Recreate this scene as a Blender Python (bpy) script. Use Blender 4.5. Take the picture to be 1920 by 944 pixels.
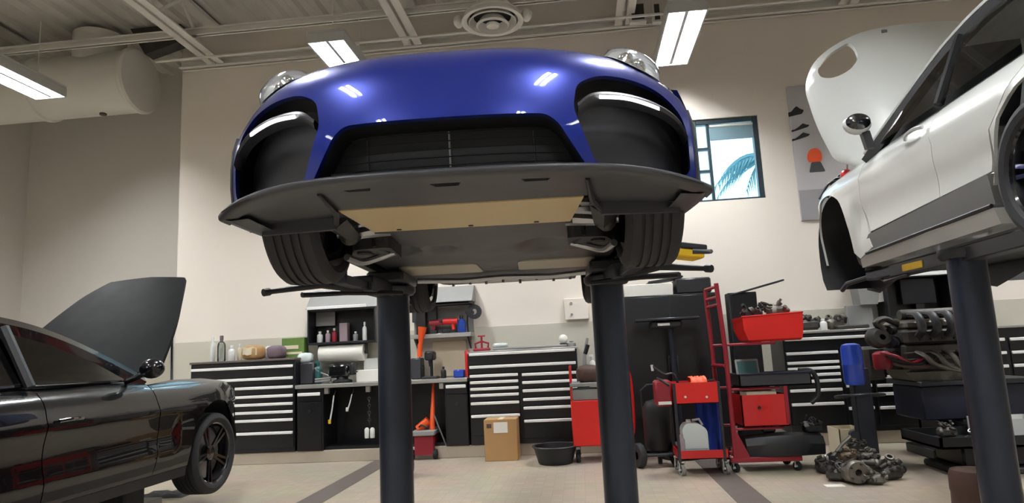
import bpy, bmesh, math, random
import numpy as np
from math import sin, cos, pi, radians, sqrt, atan2
from mathutils import Vector, Matrix, Euler
from mathutils.geometry import delaunay_2d_cdt
random.seed(7)
for o in list(bpy.data.objects): bpy.data.objects.remove(o)
sc = bpy.context.scene
COL = sc.collection

# ------------------------------------------------------------------ camera, world, exposure
FPX, CAMH = 1250.0, 1.29
cam_data = bpy.data.cameras.new('camera'); cam = bpy.data.objects.new('camera', cam_data); COL.objects.link(cam)
cam_data.sensor_width = 36; cam_data.sensor_fit = 'HORIZONTAL'; cam_data.lens = FPX/1920*36; cam_data.clip_start = .05; cam_data.clip_end = 300
RM = Matrix.Rotation(radians(5.5), 3, 'Z') @ Matrix.Rotation(radians(98.6), 3, 'X') @ Matrix.Rotation(radians(-2.8), 3, 'Z')
cam.matrix_world = Matrix.Translation((0, 0, CAMH)) @ RM.to_4x4()
sc.camera = cam
sc.view_settings.view_transform = 'Standard'; sc.view_settings.look = 'None'
sc.view_settings.exposure = 0.68; sc.view_settings.gamma = 1; sc.view_settings.use_curve_mapping = False
world = bpy.data.worlds.new('world'); sc.world = world; world.use_nodes = True
bgn = world.node_tree.nodes['Background']; bgn.inputs[0].default_value = (.62, .84, 1.0, 1); bgn.inputs[1].default_value = 2.6
TUBE_EMIT = 80.0

# ------------------------------------------------------------------ photo pixel -> direction helpers
def ray(u, v): return RM @ Vector(((u-960)/FPX, -(v-472)/FPX, -1))
def PY(u, v, Y):
    d = ray(u, v); return Vector((0, 0, CAMH)) + d*(Y/d.y)
def PZ(u, v, h):
    d = ray(u, v); return Vector((0, 0, CAMH)) + d*((h-CAMH)/d.z)
def PX(u, v, X):
    d = ray(u, v); return Vector((0, 0, CAMH)) + d*(X/d.x)
def rect(u0, v0, u1, v1, Y):
    um, vm = (u0+u1)/2, (v0+v1)/2
    return PY(u0, vm, Y).x, PY(u1, vm, Y).x, PY(um, v1, Y).z, PY(um, v0, Y).z   # x0,x1,z0,z1

# ------------------------------------------------------------------ materials
def lin(h):
    c = [int(h[i:i+2], 16)/255 for i in (0, 2, 4)]
    return tuple(x/12.92 if x <= .04045 else ((x+.055)/1.055)**2.4 for x in c)
MATS = {}
def mat(name, hexc, rough=.5, metal=0., var=.12, scale=6., bump=0., coat=0., bscale=None, spec=.5, emit=None, estr=0., coat_rough=.05):
    m = bpy.data.materials.new(name); m.use_nodes = True; nt = m.node_tree; N = nt.nodes; L = nt.links
    p = N['Principled BSDF']; c = lin(hexc)
    tc = N.new('ShaderNodeTexCoord')
    no = N.new('ShaderNodeTexNoise'); no.inputs['Scale'].default_value = scale; no.inputs['Detail'].default_value = 4
    L.new(tc.outputs['Object'], no.inputs['Vector'])
    mx = N.new('ShaderNodeMix'); mx.data_type = 'RGBA'
    mx.inputs[6].default_value = tuple(x*(1-var) for x in c)+(1,); mx.inputs[7].default_value = tuple(min(1, x*(1+var)) for x in c)+(1,)
    L.new(no.outputs['Fac'], mx.inputs[0]); L.new(mx.outputs[2], p.inputs['Base Color'])
    mr = N.new('ShaderNodeMapRange'); mr.inputs[3].default_value = max(0, rough*.85); mr.inputs[4].default_value = min(1, rough*1.15)
    L.new(no.outputs['Fac'], mr.inputs[0]); L.new(mr.outputs[0], p.inputs['Roughness'])
    p.inputs['Metallic'].default_value = metal; p.inputs['Coat Weight'].default_value = coat; p.inputs['Coat Roughness'].default_value = coat_rough
    p.inputs['Specular IOR Level'].default_value = spec
    if bump:
        n2 = N.new('ShaderNodeTexNoise'); n2.inputs['Scale'].default_value = bscale or scale*8; n2.inputs['Detail'].default_value = 3
        L.new(tc.outputs['Object'], n2.inputs['Vector'])
        b = N.new('ShaderNodeBump'); b.inputs['Strength'].default_value = bump; b.inputs['Distance'].default_value = .004
        L.new(n2.outputs['Fac'], b.inputs['Height']); L.new(b.outputs['Normal'], p.inputs['Normal'])
    if emit:
        p.inputs['Emission Color'].default_value = lin(emit)+(1,); p.inputs['Emission Strength'].default_value = estr
    MATS[name] = m; return m
def glassmat(name, tint, refl=.12, rough=.02):
    m = bpy.data.materials.new(name); m.use_nodes = True; nt = m.node_tree; N = nt.nodes; L = nt.links
    N.remove(N['Principled BSDF']); out = N['Material Output']
    t = N.new('ShaderNodeBsdfTransparent'); t.inputs[0].default_value = lin(tint)+(1,)
    g = N.new('ShaderNodeBsdfGlossy'); g.inputs['Roughness'].default_value = rough
    fr = N.new('ShaderNodeFresnel'); fr.inputs[0].default_value = 1.5
    ad = N.new('ShaderNodeMath'); ad.operation = 'ADD'; ad.inputs[1].default_value = refl; ad.use_clamp = True
    mx = N.new('ShaderNodeMixShader'); L.new(fr.outputs[0], ad.inputs[0]); L.new(ad.outputs[0], mx.inputs[0])
    L.new(t.outputs[0], mx.inputs[1]); L.new(g.outputs[0], mx.inputs[2]); L.new(mx.outputs[0], out.inputs[0])
    MATS[name] = m; return m
M = MATS
mat('wall', 'e3dbd0', .75, var=.015, scale=2, bump=.12, bscale=120)
mat('wall_grey', 'd3cec6', .75, var=.02, scale=2, bump=.12, bscale=120)
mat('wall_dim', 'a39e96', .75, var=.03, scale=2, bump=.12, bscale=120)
mat('tileband', 'c2beb0', .35, var=.04, scale=3)
mat('curb', 'b5aa9a', .45, var=.06, scale=8)
mat('ceiling', 'c9c6be', .7, var=.04, scale=1.5, bump=.1, bscale=40)
mat('joist', 'd9d6ce', .5, var=.05, scale=5)
mat('duct', 'd6d4cb', .55, var=.05, scale=3)
mat('darkvent', '2c2a2a', .6)
mat('housing', 'b4b4b0', .4, var=.02)
mat('tube', 'ffffff', .4, var=0, emit='fbfdff', estr=TUBE_EMIT)
mat('frame_dark', '26343c', .35, var=.08)
mat('shade', '6f8b96', .7, var=.05)
mat('palm', '5f8c96', .6, var=.25, scale=12)
mat('blue', '04238a', .30, metal=.4, var=.05, scale=2, coat=1.0, coat_rough=.02)
mat('black_gloss', '0a0b0f', .25, var=.1, coat=1.0, coat_rough=.03)
mat('black_plastic', '1a1b1e', .5, var=.15, scale=8, bump=.08)
mat('dark_plastic', '34353a', .42, var=.15, scale=5, bump=.05)
mat('tray_plastic', '36373c', .45, var=.18, scale=4, bump=.05)
mat('rubber', '232326', .75, var=.12, scale=14, bump=.1)
mat('beige_reflection', 'b8a57e', .45, var=.10, scale=2.5)  # beige stands in for floor light reflected by the nose undertray
mat('pale_strip', 'a8a390', .4, var=.1, scale=4)
mat('radiator', '23272b', .55, var=.2, scale=30, bump=.3, bscale=300)
mat('chrome', 'e8e8ea', .12, metal=1., var=.03)
mat('alu', 'a8a9ab', .38, metal=.9, var=.15, scale=18, bump=.1)
mat('cast', '75716a', .5, metal=.75, var=.3, scale=14, bump=.35, bscale=70)
mat('cast_warm', '6a5a48', .55, metal=.6, var=.35, scale=14, bump=.35, bscale=70)
mat('cast_dark', '4a4845', .5, metal=.6, var=.35, scale=14, bump=.35, bscale=70)
mat('steel_dark', '3a3c40', .4, metal=.6, var=.15, scale=10)
mat('post', '333844', .32, metal=.55, var=.12, scale=5)
mat('drl', 'ffffff', .2, var=0, emit='ffffff', estr=1.4)
glassmat('lens', 'ffffff', .28, .10)
glassmat('pane', 'dcebee', .02, .01)
glassmat('tint_glass', '3a4448', .06, .01)
glassmat('clear_glass', 'd4dadb', .0, .01)
mat('trim_black', '050608', .55, var=.1, spec=.15)
glassmat('clear_plastic', 'dfe6e4', .1, .1)
mat('white_paint', 'c6c8c4', .32, var=.02, scale=1, coat=.9)
mat('black_paint', '050609', .25, var=.05, coat=.8, coat_rough=.02, spec=.2)
mat('hood_black', '08090c', .6, var=.1, spec=.12)
mat('grey_trim', '6c6c6a', .5, var=.1)
mat('cab_black', '101115', .35, var=.15, scale=6)
mat('cab_body', '15161c', .4, var=.15, scale=6)
mat('handle', 'ececea', .4, metal=.0, var=.03)
mat('worktop', 'a9a7a3', .35, metal=.5, var=.1, scale=10)
mat('top_brown', '5e5450', .5, var=.1)
mat('red', 'c41a1c', .35, var=.08, scale=6, coat=.3)
mat('red_dark', '8e1c2c', .4, var=.12, scale=8)
mat('red_bright', 'd9201c', .4, var=.08, scale=5)
mat('orange', 'e8551e', .45, var=.1)
mat('yellow', 'e0b516', .45, var=.08)
mat('blue_plastic', '1f46b8', .3, var=.1, coat=.4)
mat('blue_cloth', '20409a', .85, var=.2, scale=20, bump=.4)
mat('cardboard', 'b08a5c', .8, var=.08, scale=9, bump=.15)
mat('paper', 'e6e4dc', .7, var=.04)
mat('white_plastic', 'd8dad6', .4, var=.05)
mat('jug', 'cfd8d6', .35, var=.06)
mat('teal_liquid', '8fb5b8', .35, var=.1)
mat('green_box', '5f7d3a', .6, var=.25, scale=25)
mat('teal', '1d5a58', .5, var=.15)
mat('purple_grey', '6f5f68', .7, var=.2, scale=12)
mat('pink_grey', '9c8a92', .6, var=.2, scale=10)
mat('brown', '4a332c', .55, var=.25, scale=12)
mat('stripe', '655c57', .55, var=.1, scale=8)
mat('screen', '20242e', .15, var=.05)
mat('pegboard', 'd6cbb0', .7, var=.06)
mat('skin_grey', '8a8a88', .6)
mat('poster_bg', 'b9b6b8', .5, var=.12, scale=1.5)
mat('poster_road', '8f8d90', .5, var=.1, scale=2)
mat('navy', '141a30', .5, var=.2)
# floor: small beige quarry tiles, too small to tell apart in the photograph
def floormat():
    m = bpy.data.materials.new('floor_tile'); m.use_nodes = True; nt = m.node_tree; N = nt.nodes; L = nt.links; p = N['Principled BSDF']
    tc = N.new('ShaderNodeTexCoord'); b = N.new('ShaderNodeTexBrick'); b.offset = 0; b.squash = 1
    b.inputs['Color1'].default_value = lin('b5a893')+(1,); b.inputs['Color2'].default_value = lin('aa9e8b')+(1,); b.inputs['Mortar'].default_value = lin('a69a88')+(1,)
    b.inputs['Scale'].default_value = 1; b.inputs['Mortar Size'].default_value = .004; b.inputs['Brick Width'].default_value = .1; b.inputs['Row Height'].default_value = .1
    L.new(tc.outputs['Object'], b.inputs['Vector']); no = N.new('ShaderNodeTexNoise'); no.inputs['Scale'].default_value = 1.6; no.inputs['Detail'].default_value = 5
    L.new(tc.outputs['Object'], no.inputs['Vector']); mx = N.new('ShaderNodeMix'); mx.data_type = 'RGBA'; mx.blend_type = 'MULTIPLY'; mx.inputs[0].default_value = .35
    L.new(b.outputs['Color'], mx.inputs[6]); L.new(no.outputs['Color'], mx.inputs[7])
    hs = N.new('ShaderNodeHueSaturation'); hs.inputs['Value'].default_value = 1.15; hs.inputs['Saturation'].default_value = .9; L.new(mx.outputs[2], hs.inputs['Color'])
    L.new(hs.outputs[0], p.inputs['Base Color']); p.inputs['Roughness'].default_value = .42
    bp = N.new('ShaderNodeBump'); bp.inputs['Strength'].default_value = .1; bp.inputs['Distance'].default_value = .002; bp.invert = True
    L.new(b.outputs['Fac'], bp.inputs['Height']); L.new(bp.outputs[0], p.inputs['Normal'])
    MATS['floor_tile'] = m
floormat()

# ------------------------------------------------------------------ mesh builder
ORG = {}
class MB:
    def __init__(s): s.v = []; s.f = []
    def add(s, vs, fs):
        n = len(s.v); s.v += [tuple(x) for x in vs]; s.f += [tuple(i+n for i in f) for f in fs]; return s
    def box(s, x0, x1, y0, y1, z0, z1, ch=0., Mx=None):
        if x1 < x0: x0, x1 = x1, x0
        if y1 < y0: y0, y1 = y1, y0
        if z1 < z0: z0, z1 = z1, z0
        ch = min(ch, (x1-x0)*.45, (y1-y0)*.45, (z1-z0)*.45)
        if ch <= 0:
            vs = [(x, y, z) for z in (z0, z1) for y in (y0, y1) for x in (x0, x1)]
            fs = [(0, 2, 3, 1), (4, 5, 7, 6), (0, 1, 5, 4), (2, 6, 7, 3), (0, 4, 6, 2), (1, 3, 7, 5)]
        else:
            vs = []; idx = {}
            X, Y, Z = (x0, x1), (y0, y1), (z0, z1)
            for i in (0, 1):
                for j in (0, 1):
                    for k in (0, 1):
                        sx, sy, sz = (1, -1)[i], (1, -1)[j], (1, -1)[k]
                        for a in range(3):
                            idx[i, j, k, a] = len(vs)
                            vs.append((X[i]+sx*ch*(a != 0), Y[j]+sy*ch*(a != 1), Z[k]+sz*ch*(a != 2)))
            fs = []
            for q in (0, 1):
                fs.append([idx[q, 0, 0, 0], idx[q, 1, 0, 0], idx[q, 1, 1, 0], idx[q, 0, 1, 0]])
                fs.append([idx[0, q, 0, 1], idx[1, q, 0, 1], idx[1, q, 1, 1], idx[0, q, 1, 1]])
                fs.append([idx[0, 0, q, 2], idx[1, 0, q, 2], idx[1, 1, q, 2], idx[0, 1, q, 2]])
            for i in (0, 1):
                for j in (0, 1):
                    fs.append([idx[i, j, 0, 0], idx[i, j, 1, 0], idx[i, j, 1, 1], idx[i, j, 0, 1]])
                    fs.append([idx[i, 0, j, 0], idx[i, 1, j, 0], idx[i, 1, j, 2], idx[i, 0, j, 2]])
                    fs.append([idx[0, i, j, 1], idx[1, i, j, 1], idx[1, i, j, 2], idx[0, i, j, 2]])
                    for k in (0, 1): fs.append([idx[i, j, k, 0], idx[i, j, k, 1], idx[i, j, k, 2]])
        if Mx is not None: vs = [tuple(Mx @ Vector(q)) for q in vs]
        return s.add(vs, fs)
    def cbox(s, c, size, ch=0., rot=(0, 0, 0)):
        Mx = Matrix.Translation(c) @ Euler(rot).to_matrix().to_4x4(); h = [q/2 for q in size]
        return s.box(-h[0], h[0], -h[1], h[1], -h[2], h[2], ch, Mx)
    def cyl(s, p0, p1, r0, r1=None, n=14, caps=True):
        r1 = r0 if r1 is None else r1; p0 = Vector(p0); p1 = Vector(p1); d = (p1-p0).normalized()
        a = d.orthogonal().normalized(); b = d.cross(a)
        vs = [p0+(a*cos(2*pi*i/n)+b*sin(2*pi*i/n))*r0 for i in range(n)]+[p1+(a*cos(2*pi*i/n)+b*sin(2*pi*i/n))*r1 for i in range(n)]
        fs = [(i, (i+1) % n, n+(i+1) % n, n+i) for i in range(n)]
        if caps: fs += [tuple(range(n))[::-1], tuple(range(n, 2*n))]
        return s.add(vs, fs)
    def tube(s, pts, r, n=8, closed=False, caps=True):
        pts = [Vector(p) for p in pts]; m = len(pts); rr = r if hasattr(r, '__len__') else [r]*m
        T = []
        for i in range(m):
            if closed: t = pts[(i+1) % m]-pts[i-1]
            else: t = pts[min(i+1, m-1)]-pts[max(i-1, 0)]
            T.append(t.normalized())
        a = T[0].orthogonal().normalized(); vs = []
        for i in range(m):
            a = (a-T[i]*a.dot(T[i])).normalized(); b = T[i].cross(a)
            vs += [pts[i]+(a*cos(2*pi*k/n)+b*sin(2*pi*k/n))*rr[i] for k in range(n)]
        fs = []
        for i in range(m if closed else m-1):
            j = (i+1) % m
            fs += [(i*n+k, i*n+(k+1) % n, j*n+(k+1) % n, j*n+k) for k in range(n)]
        if caps and not closed: fs += [tuple(range(n))[::-1], tuple(range((m-1)*n, m*n))]
        return s.add(vs, fs)
    def lathe(s, prof, c, axis=(0, 0, 1), n=24, arc=1.0, closed=False):
        d = Vector(axis).normalized(); a = d.orthogonal().normalized(); b = d.cross(a); c = Vector(c); m = len(prof)
        nn = n if arc >= 1 else n+1
        vs = [c+d*z+(a*cos(2*pi*arc*i/n)+b*sin(2*pi*arc*i/n))*max(r, 1e-4) for i in range(nn) for r, z in prof]
        fs = []
        for i in range(n):
            j = (i+1) % nn
            for k in range(m if closed else m-1):
                l = (k+1) % m; fs.append((i*m+k, j*m+k, j*m+l, i*m+l))
        return s.add(vs, fs)
    def prism(s, poly, y0, y1, plane='xz', Mx=None):
        n = len(poly)
        def q(p, d): return {'xz': (p[0], d, p[1]), 'xy': (p[0], p[1], d), 'yz': (d, p[0], p[1])}[plane]
        vs = [q(p, y0) for p in poly]+[q(p, y1) for p in poly]
        if Mx is not None: vs = [tuple(Mx @ Vector(k)) for k in vs]
        fs = [tuple(range(n)), tuple(range(n, 2*n))[::-1]]+[(i, (i+1) % n, n+(i+1) % n, n+i) for i in range(n)]
        return s.add(vs, fs)
    def ell(s, c, r, nu=16, nv=9, Mx=None, jit=0.):
        vs = []; fs = []
        if not hasattr(r, '__len__'): r = (r, r, r)
        for j in range(nv+1):
            t = pi*j/nv-pi/2
            for i in range(nu):
                p = 2*pi*i/nu; k = 1+random.uniform(-jit, jit)
                w = Vector((r[0]*cos(t)*cos(p)*k, r[1]*cos(t)*sin(p)*k, r[2]*sin(t)*k))
                vs.append(tuple(Vector(c)+(Mx @ w if Mx is not None else w)))
        for j in range(nv):
            for i in range(nu): fs.append((j*nu+i, j*nu+(i+1) % nu, (j+1)*nu+(i+1) % nu, (j+1)*nu+i))
        return s.add(vs, fs)
    def grid(s, rows, closed_u=False):
        m = len(rows[0]); vs = [p for r in rows for p in r]; fs = []
        for i in range(len(rows)-1):
            for k in range(m if closed_u else m-1):
                l = (k+1) % m; fs.append((i*m+k, i*m+l, (i+1)*m+l, (i+1)*m+k))
        return s.add(vs, fs)
    def xf(s, Mx): s.v = [tuple(Mx @ Vector(q)) for q in s.v]; return s
    def build(s, name, m, parent=None, smooth=True, ang=38, label=None):
        vs = np.array(s.v, float)
        if parent is not None: org = np.array(ORG[parent.name])
        else:
            lo, hi = vs.min(0), vs.max(0); org = np.array(((lo[0]+hi[0])/2, (lo[1]+hi[1])/2, lo[2]))
        me = bpy.data.meshes.new(name); me.from_pydata((vs-org).tolist(), [], s.f)
        bm = bmesh.new(); bm.from_mesh(me); bmesh.ops.remove_doubles(bm, verts=bm.verts, dist=1e-5); bmesh.ops.recalc_face_normals(bm, faces=bm.faces); bm.to_mesh(me); bm.free()
        if smooth:
            me.polygons.foreach_set('use_smooth', [True]*len(me.polygons)); me.set_sharp_from_angle(angle=radians(ang))
        me.materials.append(M[m] if isinstance(m, str) else m)
        o = bpy.data.objects.new(name, me); COL.objects.link(o); ORG[o.name] = tuple(org)
        if parent is not None: o.parent = parent
        else: o.location = org
        if label: o['label'] = label
        return o
def tag(o, label, cat, group=None):
    o['label'] = label; o['category'] = cat
    if group: o['group'] = group
    return o
def struct(o): o['kind'] = 'structure'; return o
def thing(name, label, cat, loc, group=None):
    o = bpy.data.objects.new(name, None); o.empty_display_size = .1; COL.objects.link(o); o.location = loc; ORG[o.name] = tuple(loc)
    return tag(o, label, cat, group)
def copy_tree(o, parent=None):
    c = o.copy(); COL.objects.link(c); ORG[c.name] = ORG[o.name]
    if parent is not None: c.parent = parent
    for ch in list(o.children): copy_tree(ch, c)
    return c
# 2D outlines, constrained triangulation mapped on a surface function
def rnd(poly, r=.02, n=5):
    out = []; m = len(poly)
    for i in range(m):
        p = Vector(poly[i][:2]); a = Vector(poly[i-1][:2]); b = Vector(poly[(i+1) % m][:2]); rr = poly[i][2] if len(poly[i]) > 2 else r
        da, db = a-p, b-p; rr = min(rr, da.length*.48, db.length*.48)
        if rr <= 1e-6: out.append(tuple(p)); continue
        q0 = p+da.normalized()*rr; q1 = p+db.normalized()*rr
        for k in range(n+1):
            t = k/n; out.append(tuple(q0*(1-t)**2+p*2*t*(1-t)+q1*t*t))
    return out
def subdiv(poly, step, closed=True):
    out = []; m = len(poly)
    for i in range(m if closed else m-1):
        a = Vector(poly[i]); b = Vector(poly[(i+1) % m]); k = max(1, int((b-a).length/step+.5))
        out += [tuple(a.lerp(b, j/k)) for j in range(k)]
    if not closed: out.append(tuple(poly[-1]))
    return out
def spline(pts, n=8, closed=False):
    pts = [Vector(p) for p in pts]; m = len(pts); out = []
    for i in range(m if closed else m-1):
        p0 = pts[i-1] if (closed or i > 0) else pts[0]*2-pts[1]; p1 = pts[i]; p2 = pts[(i+1) % m]
        p3 = pts[(i+2) % m] if (closed or i+2 < m) else pts[-1]*2-pts[-2]
        for k in range(n):
            t = k/n; out.append(tuple(.5*((2*p1)+(p2-p0)*t+(2*p0-5*p1+4*p2-p3)*t*t+(3*p1-p0-3*p2+p3)*t**3)))
    if not closed: out.append(tuple(pts[-1]))
    return out
def inside(px_, py_, poly):
    r = np.zeros(len(px_), bool); n = len(poly); j = n-1
    for i in range(n):
        xi, yi = poly[i]; xj, yj = poly[j]
        if yi != yj:
            c = ((yi > py_) != (yj > py_)) & (px_ < (xj-xi)*(py_-yi)/(yj-yi)+xi); r ^= c
        j = i
    return r
def panel(mb, outline, fn, step=.04, holes=(), lip=None, sub=True):
    loops = [subdiv(outline, step) if sub else list(outline)]+[subdiv(h, step) if sub else list(h) for h in holes]
    vs = []; es = []
    for l in loops:
        n0 = len(vs); vs += [tuple(p[:2]) for p in l]; es += [(n0+i, n0+(i+1) % len(l)) for i in range(len(l))]
    B = np.array(vs); lo, hi = B.min(0), B.max(0)
    gx, gy = np.meshgrid(np.arange(lo[0]+step*.5, hi[0], step), np.arange(lo[1]+step*.5, hi[1], step)); gx = gx.ravel(); gy = gy.ravel()
    ok = inside(gx, gy, loops[0])
    for l in loops[1:]: ok &= ~inside(gx, gy, l)
    gx, gy = gx[ok], gy[ok]
    if len(gx):
        d = ((gx[:, None]-B[None, :, 0])**2+(gy[:, None]-B[None, :, 1])**2).min(1); k = d > (step*.45)**2; gx, gy = gx[k], gy[k]
    vs += list(zip(gx.tolist(), gy.tolist()))
    r = delaunay_2d_cdt([Vector(p) for p in vs], es, [], 0, 1e-6)
    V, Fc = r[0], r[2]; cx = np.array([sum(V[i].x for i in f)/len(f) for f in Fc]); cy = np.array([sum(V[i].y for i in f)/len(f) for f in Fc])
    ok = inside(cx, cy, loops[0])
    for l in loops[1:]: ok &= ~inside(cx, cy, l)
    mb.add([fn(p.x, p.y) for p in V], [tuple(f) for f, q in zip(Fc, ok) if q])
    if lip is not None:
        for l in loops:
            m = len(l); mb.add([fn(*p[:2]) for p in l]+[lip(*p[:2]) for p in l], [(i, (i+1) % m, m+(i+1) % m, m+i) for i in range(m)])
    return mb
def interp(tab, x):
    xs = [p[0] for p in tab]; n = len(tab)
    if x <= xs[0]: return tab[0][1]
    if x >= xs[-1]: return tab[-1][1]
    i = max(k for k in range(n-1) if xs[k] <= x)
    def d(k):
        if k == 0: return (tab[1][1]-tab[0][1])/(xs[1]-xs[0])
        if k == n-1: return (tab[-1][1]-tab[-2][1])/(xs[-1]-xs[-2])
        return (tab[k+1][1]-tab[k-1][1])/(xs[k+1]-xs[k-1])
    h = xs[i+1]-xs[i]; s = (x-xs[i])/h
    return (2*s**3-3*s*s+1)*tab[i][1]+(s**3-2*s*s+s)*h*d(i)+(-2*s**3+3*s*s)*tab[i+1][1]+(s**3-s*s)*h*d(i+1)
# ------------------------------------------------------------------ room shell
WY, CF = 9.2, 8.62          # back wall plane, cabinet front plane
XL, XR, YN, CZ = -9.5, 8.0, -7.0, 6.45
b = MB().box(XL-.3, XR+.3, YN-.3, 10.9, -.2, 0); struct(b.build('floor', 'floor_tile', smooth=False))
WIN1 = (1.72, 2.63, 3.21, 4.39); ADDED_WIN2 = (-4.75, -3.65, 3.21, 4.39); ADDED_WIN3 = (-3.4, -2.3, 3.21, 4.39)  # windows behind the blue car are added, sky for the black car's reflections
b = MB(); xs = [-5.85, ADDED_WIN2[0], ADDED_WIN2[1], ADDED_WIN3[0], ADDED_WIN3[1], WIN1[0], WIN1[1], XR]; zs = [0, 3.21, 4.39, CZ]
for i in range(7):
    for j in range(3):
        if j == 1 and i in (1, 3, 5): continue
        b.box(xs[i], xs[i+1], WY, WY+.3, zs[j], zs[j+1])
wall_back = struct(b.build('wall_back', 'wall', smooth=False))
struct(MB().box(XL, -5.85, 10.5, 10.8, 0, CZ).build('wall_recess', 'wall_grey', smooth=False))
struct(MB().box(-5.85, -5.6, WY+.3, 10.5, 0, CZ).build('wall_return', 'wall_grey', smooth=False))
struct(MB().box(XL-.3, XL, YN, 10.8, 0, CZ).build('wall_left', 'wall_grey', smooth=False))
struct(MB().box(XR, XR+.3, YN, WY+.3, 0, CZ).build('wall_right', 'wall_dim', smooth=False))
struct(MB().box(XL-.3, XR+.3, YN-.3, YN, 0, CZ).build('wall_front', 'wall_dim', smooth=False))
b = MB().box(XL-.3, XR+.3, YN-.3, 10.9, CZ, CZ+.2)
for i in range(58):
    x = XL+.15+i*.3
    b.add([(x, YN, CZ), (x+.05, YN, CZ-.05), (x+.15, YN, CZ-.05), (x+.2, YN, CZ), (x, 10.5, CZ), (x+.05, 10.5, CZ-.05), (x+.15, 10.5, CZ-.05), (x+.2, 10.5, CZ)], [(0, 1, 5, 4), (1, 2, 6, 5), (2, 3, 7, 6)])
struct(b.build('ceiling', 'ceiling', smooth=False))
# glazed tile band behind the benches, tile curb below the cabinets, dark tile stripes in the floor
struct(MB().box(-5.85, XR, WY-.014, WY, 0, 1.66, .004).build('trim_tile_band', 'tileband', smooth=False))
struct(MB().box(XL, -5.85, 10.486, 10.5, 0, 1.66, .004).build('trim_tile_recess', 'tileband', smooth=False))
for i in range(1):
    struct(MB().box(-5.3, XR, CF+.02, WY-.02, 0, .15, .006).build('baseboard_back', 'curb', smooth=False))
for n, x in (('trim_stripe_a', -2.60), ('trim_stripe_b', 1.30)):
    struct(MB().box(x-.13, x+.13, YN, CF, -.004, .003, 0).build(n, 'stripe', smooth=False))
# seen window, and added unseen ones that give the black car blue reflections
def window(n, W):
    x0, x1, z0, z1 = W; root = bpy.data.objects.new(n, None); COL.objects.link(root); root.location = ((x0+x1)/2, WY, z0); ORG[n] = tuple(root.location); struct(root)
    b = MB(); t = .07
    for a in ((x0, x0+t, z0, z1), (x1-t, x1, z0, z1), (x0+t, x1-t, z1-t, z1), (x0+t, x1-t, z0, z0+.03)): b.box(a[0], a[1], WY+.03, WY+.13, a[2], a[3], .006)
    b.box(x0+.21, x0+.25, WY+.05, WY+.11, z0+.03, z1-t, .004)
    b.build('window_frame', 'frame_dark', root)
    b = MB(); b.box(x0+t, x0+.21, WY+.05, WY+.11, z0+.42, z0+.46); b.box(x0+t, x0+.21, WY+.05, WY+.11, z0+.74, z0+.78); b.build('glazing_bar', 'frame_dark', root)
    MB().box(x0+.02, x1-.02, WY+.075, WY+.083, z0+.02, z1-.04).build('pane', 'pane', root)
    b = MB(); b.box(x0+.25, x1-t, WY+.035, WY+.045, z1-.31, z1-.12); b.build('roller_shade', 'shade', root)
    MB().cyl((x0+.25, WY+.04, z1-.105), (x1-t, WY+.04, z1-.105), .022, n=10).build('shade_roller', 'white_plastic', root)
window('window_1', WIN1); window('added_window_2', ADDED_WIN2); window('added_window_3', ADDED_WIN3)
# palm outside the window: trunk and single fronds
pc = PY(1452, 300, 12.5)
palm = thing('palm_tree', 'palm tree outside the window beside the poster', 'tree', (pc.x, pc.y, 0))
MB().tube([(pc.x, pc.y, 0), (pc.x-.05, pc.y, 3), (pc.x, pc.y, pc.z)], [.2, .16, .13], 10).build('trunk', 'brown', palm)
for k in range(13):
    an = pi*.5+(k-6)*.42; L_ = 1.15+.2*sin(k*2.3); up = .25+.5*abs(cos(k*1.7)); b = MB(); pts = []
    for i in range(9):
        t = i/8; pts.append(pc+Vector((cos(an)*L_*t*(-1 if k % 2 else -1), sin(an+.3)*.6*L_*t*(1 if k % 3 else -1), up*1.1*t-1.0*t*t)))
    b.tube(pts, [.02*(1-.8*i/8) for i in range(9)], 5)
    for i in range(1, 9):
        for q in (0, .5):
            if i == 8 and q: continue
            p = pts[i].lerp(pts[min(i+1, 8)], q); tn = (pts[i]-pts[i-1]).normalized(); sd = tn.cross(Vector((0, 0, 1)))
            sd = sd.normalized() if sd.length > .01 else Vector((0, 1, 0)); ll = .5*sin(pi*min(.95, (i+q)/8.5+.08))+.1
            for sg in (-1, 1):
                tip = p+sd*sg*ll*.55+tn*ll*.6+Vector((0, 0, -ll*.45)); w = tn*.03
                b.add([p-w, p+w, tip], [(0, 1, 2)])
    b.build('frond', 'palm', palm)

# ------------------------------------------------------------------ ceiling steel, pipes, lights
def joist(x, label):
    t = thing('roof_joist', label, 'beam', (x, 1, 5.8), 'white steel roof joists'); y0, y1 = YN+.05, 9.0
    for s in (-1, 1):
        b = MB(); b.box(x+s*.03, x+s*.13, y0, y1, 5.8, 5.815); b.box(x+s*.02, x+s*.034, y0, y1, 5.8, 5.91); b.build('bottom_chord', 'joist', t)
    MB().box(x-.09, x+.09, y0, y1, 6.32, 6.38, .004).build('top_chord', 'joist', t)
    k = 0; y = y0+.2
    while y < y1-.6:
        MB().tube([(x, y, 5.84 if k % 2 == 0 else 6.34), (x, y+.55, 6.34 if k % 2 == 0 else 5.84)], .022, 6).build('web_rod', 'joist', t); y += .55; k += 1
for x, l in ((-8.25, 'white steel roof joist above the round wall duct'), (-5.2, 'white steel roof joist above the black car with its hood raised'), (-2.17, 'white steel roof joist above the blue car, to the window-less side'), (.88, 'white steel roof joist above the blue car beside the small dark vents'), (3.93, 'white steel roof joist above the white car'), (6.98, 'white steel roof joist along the right wall')): joist(x, l)
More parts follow.
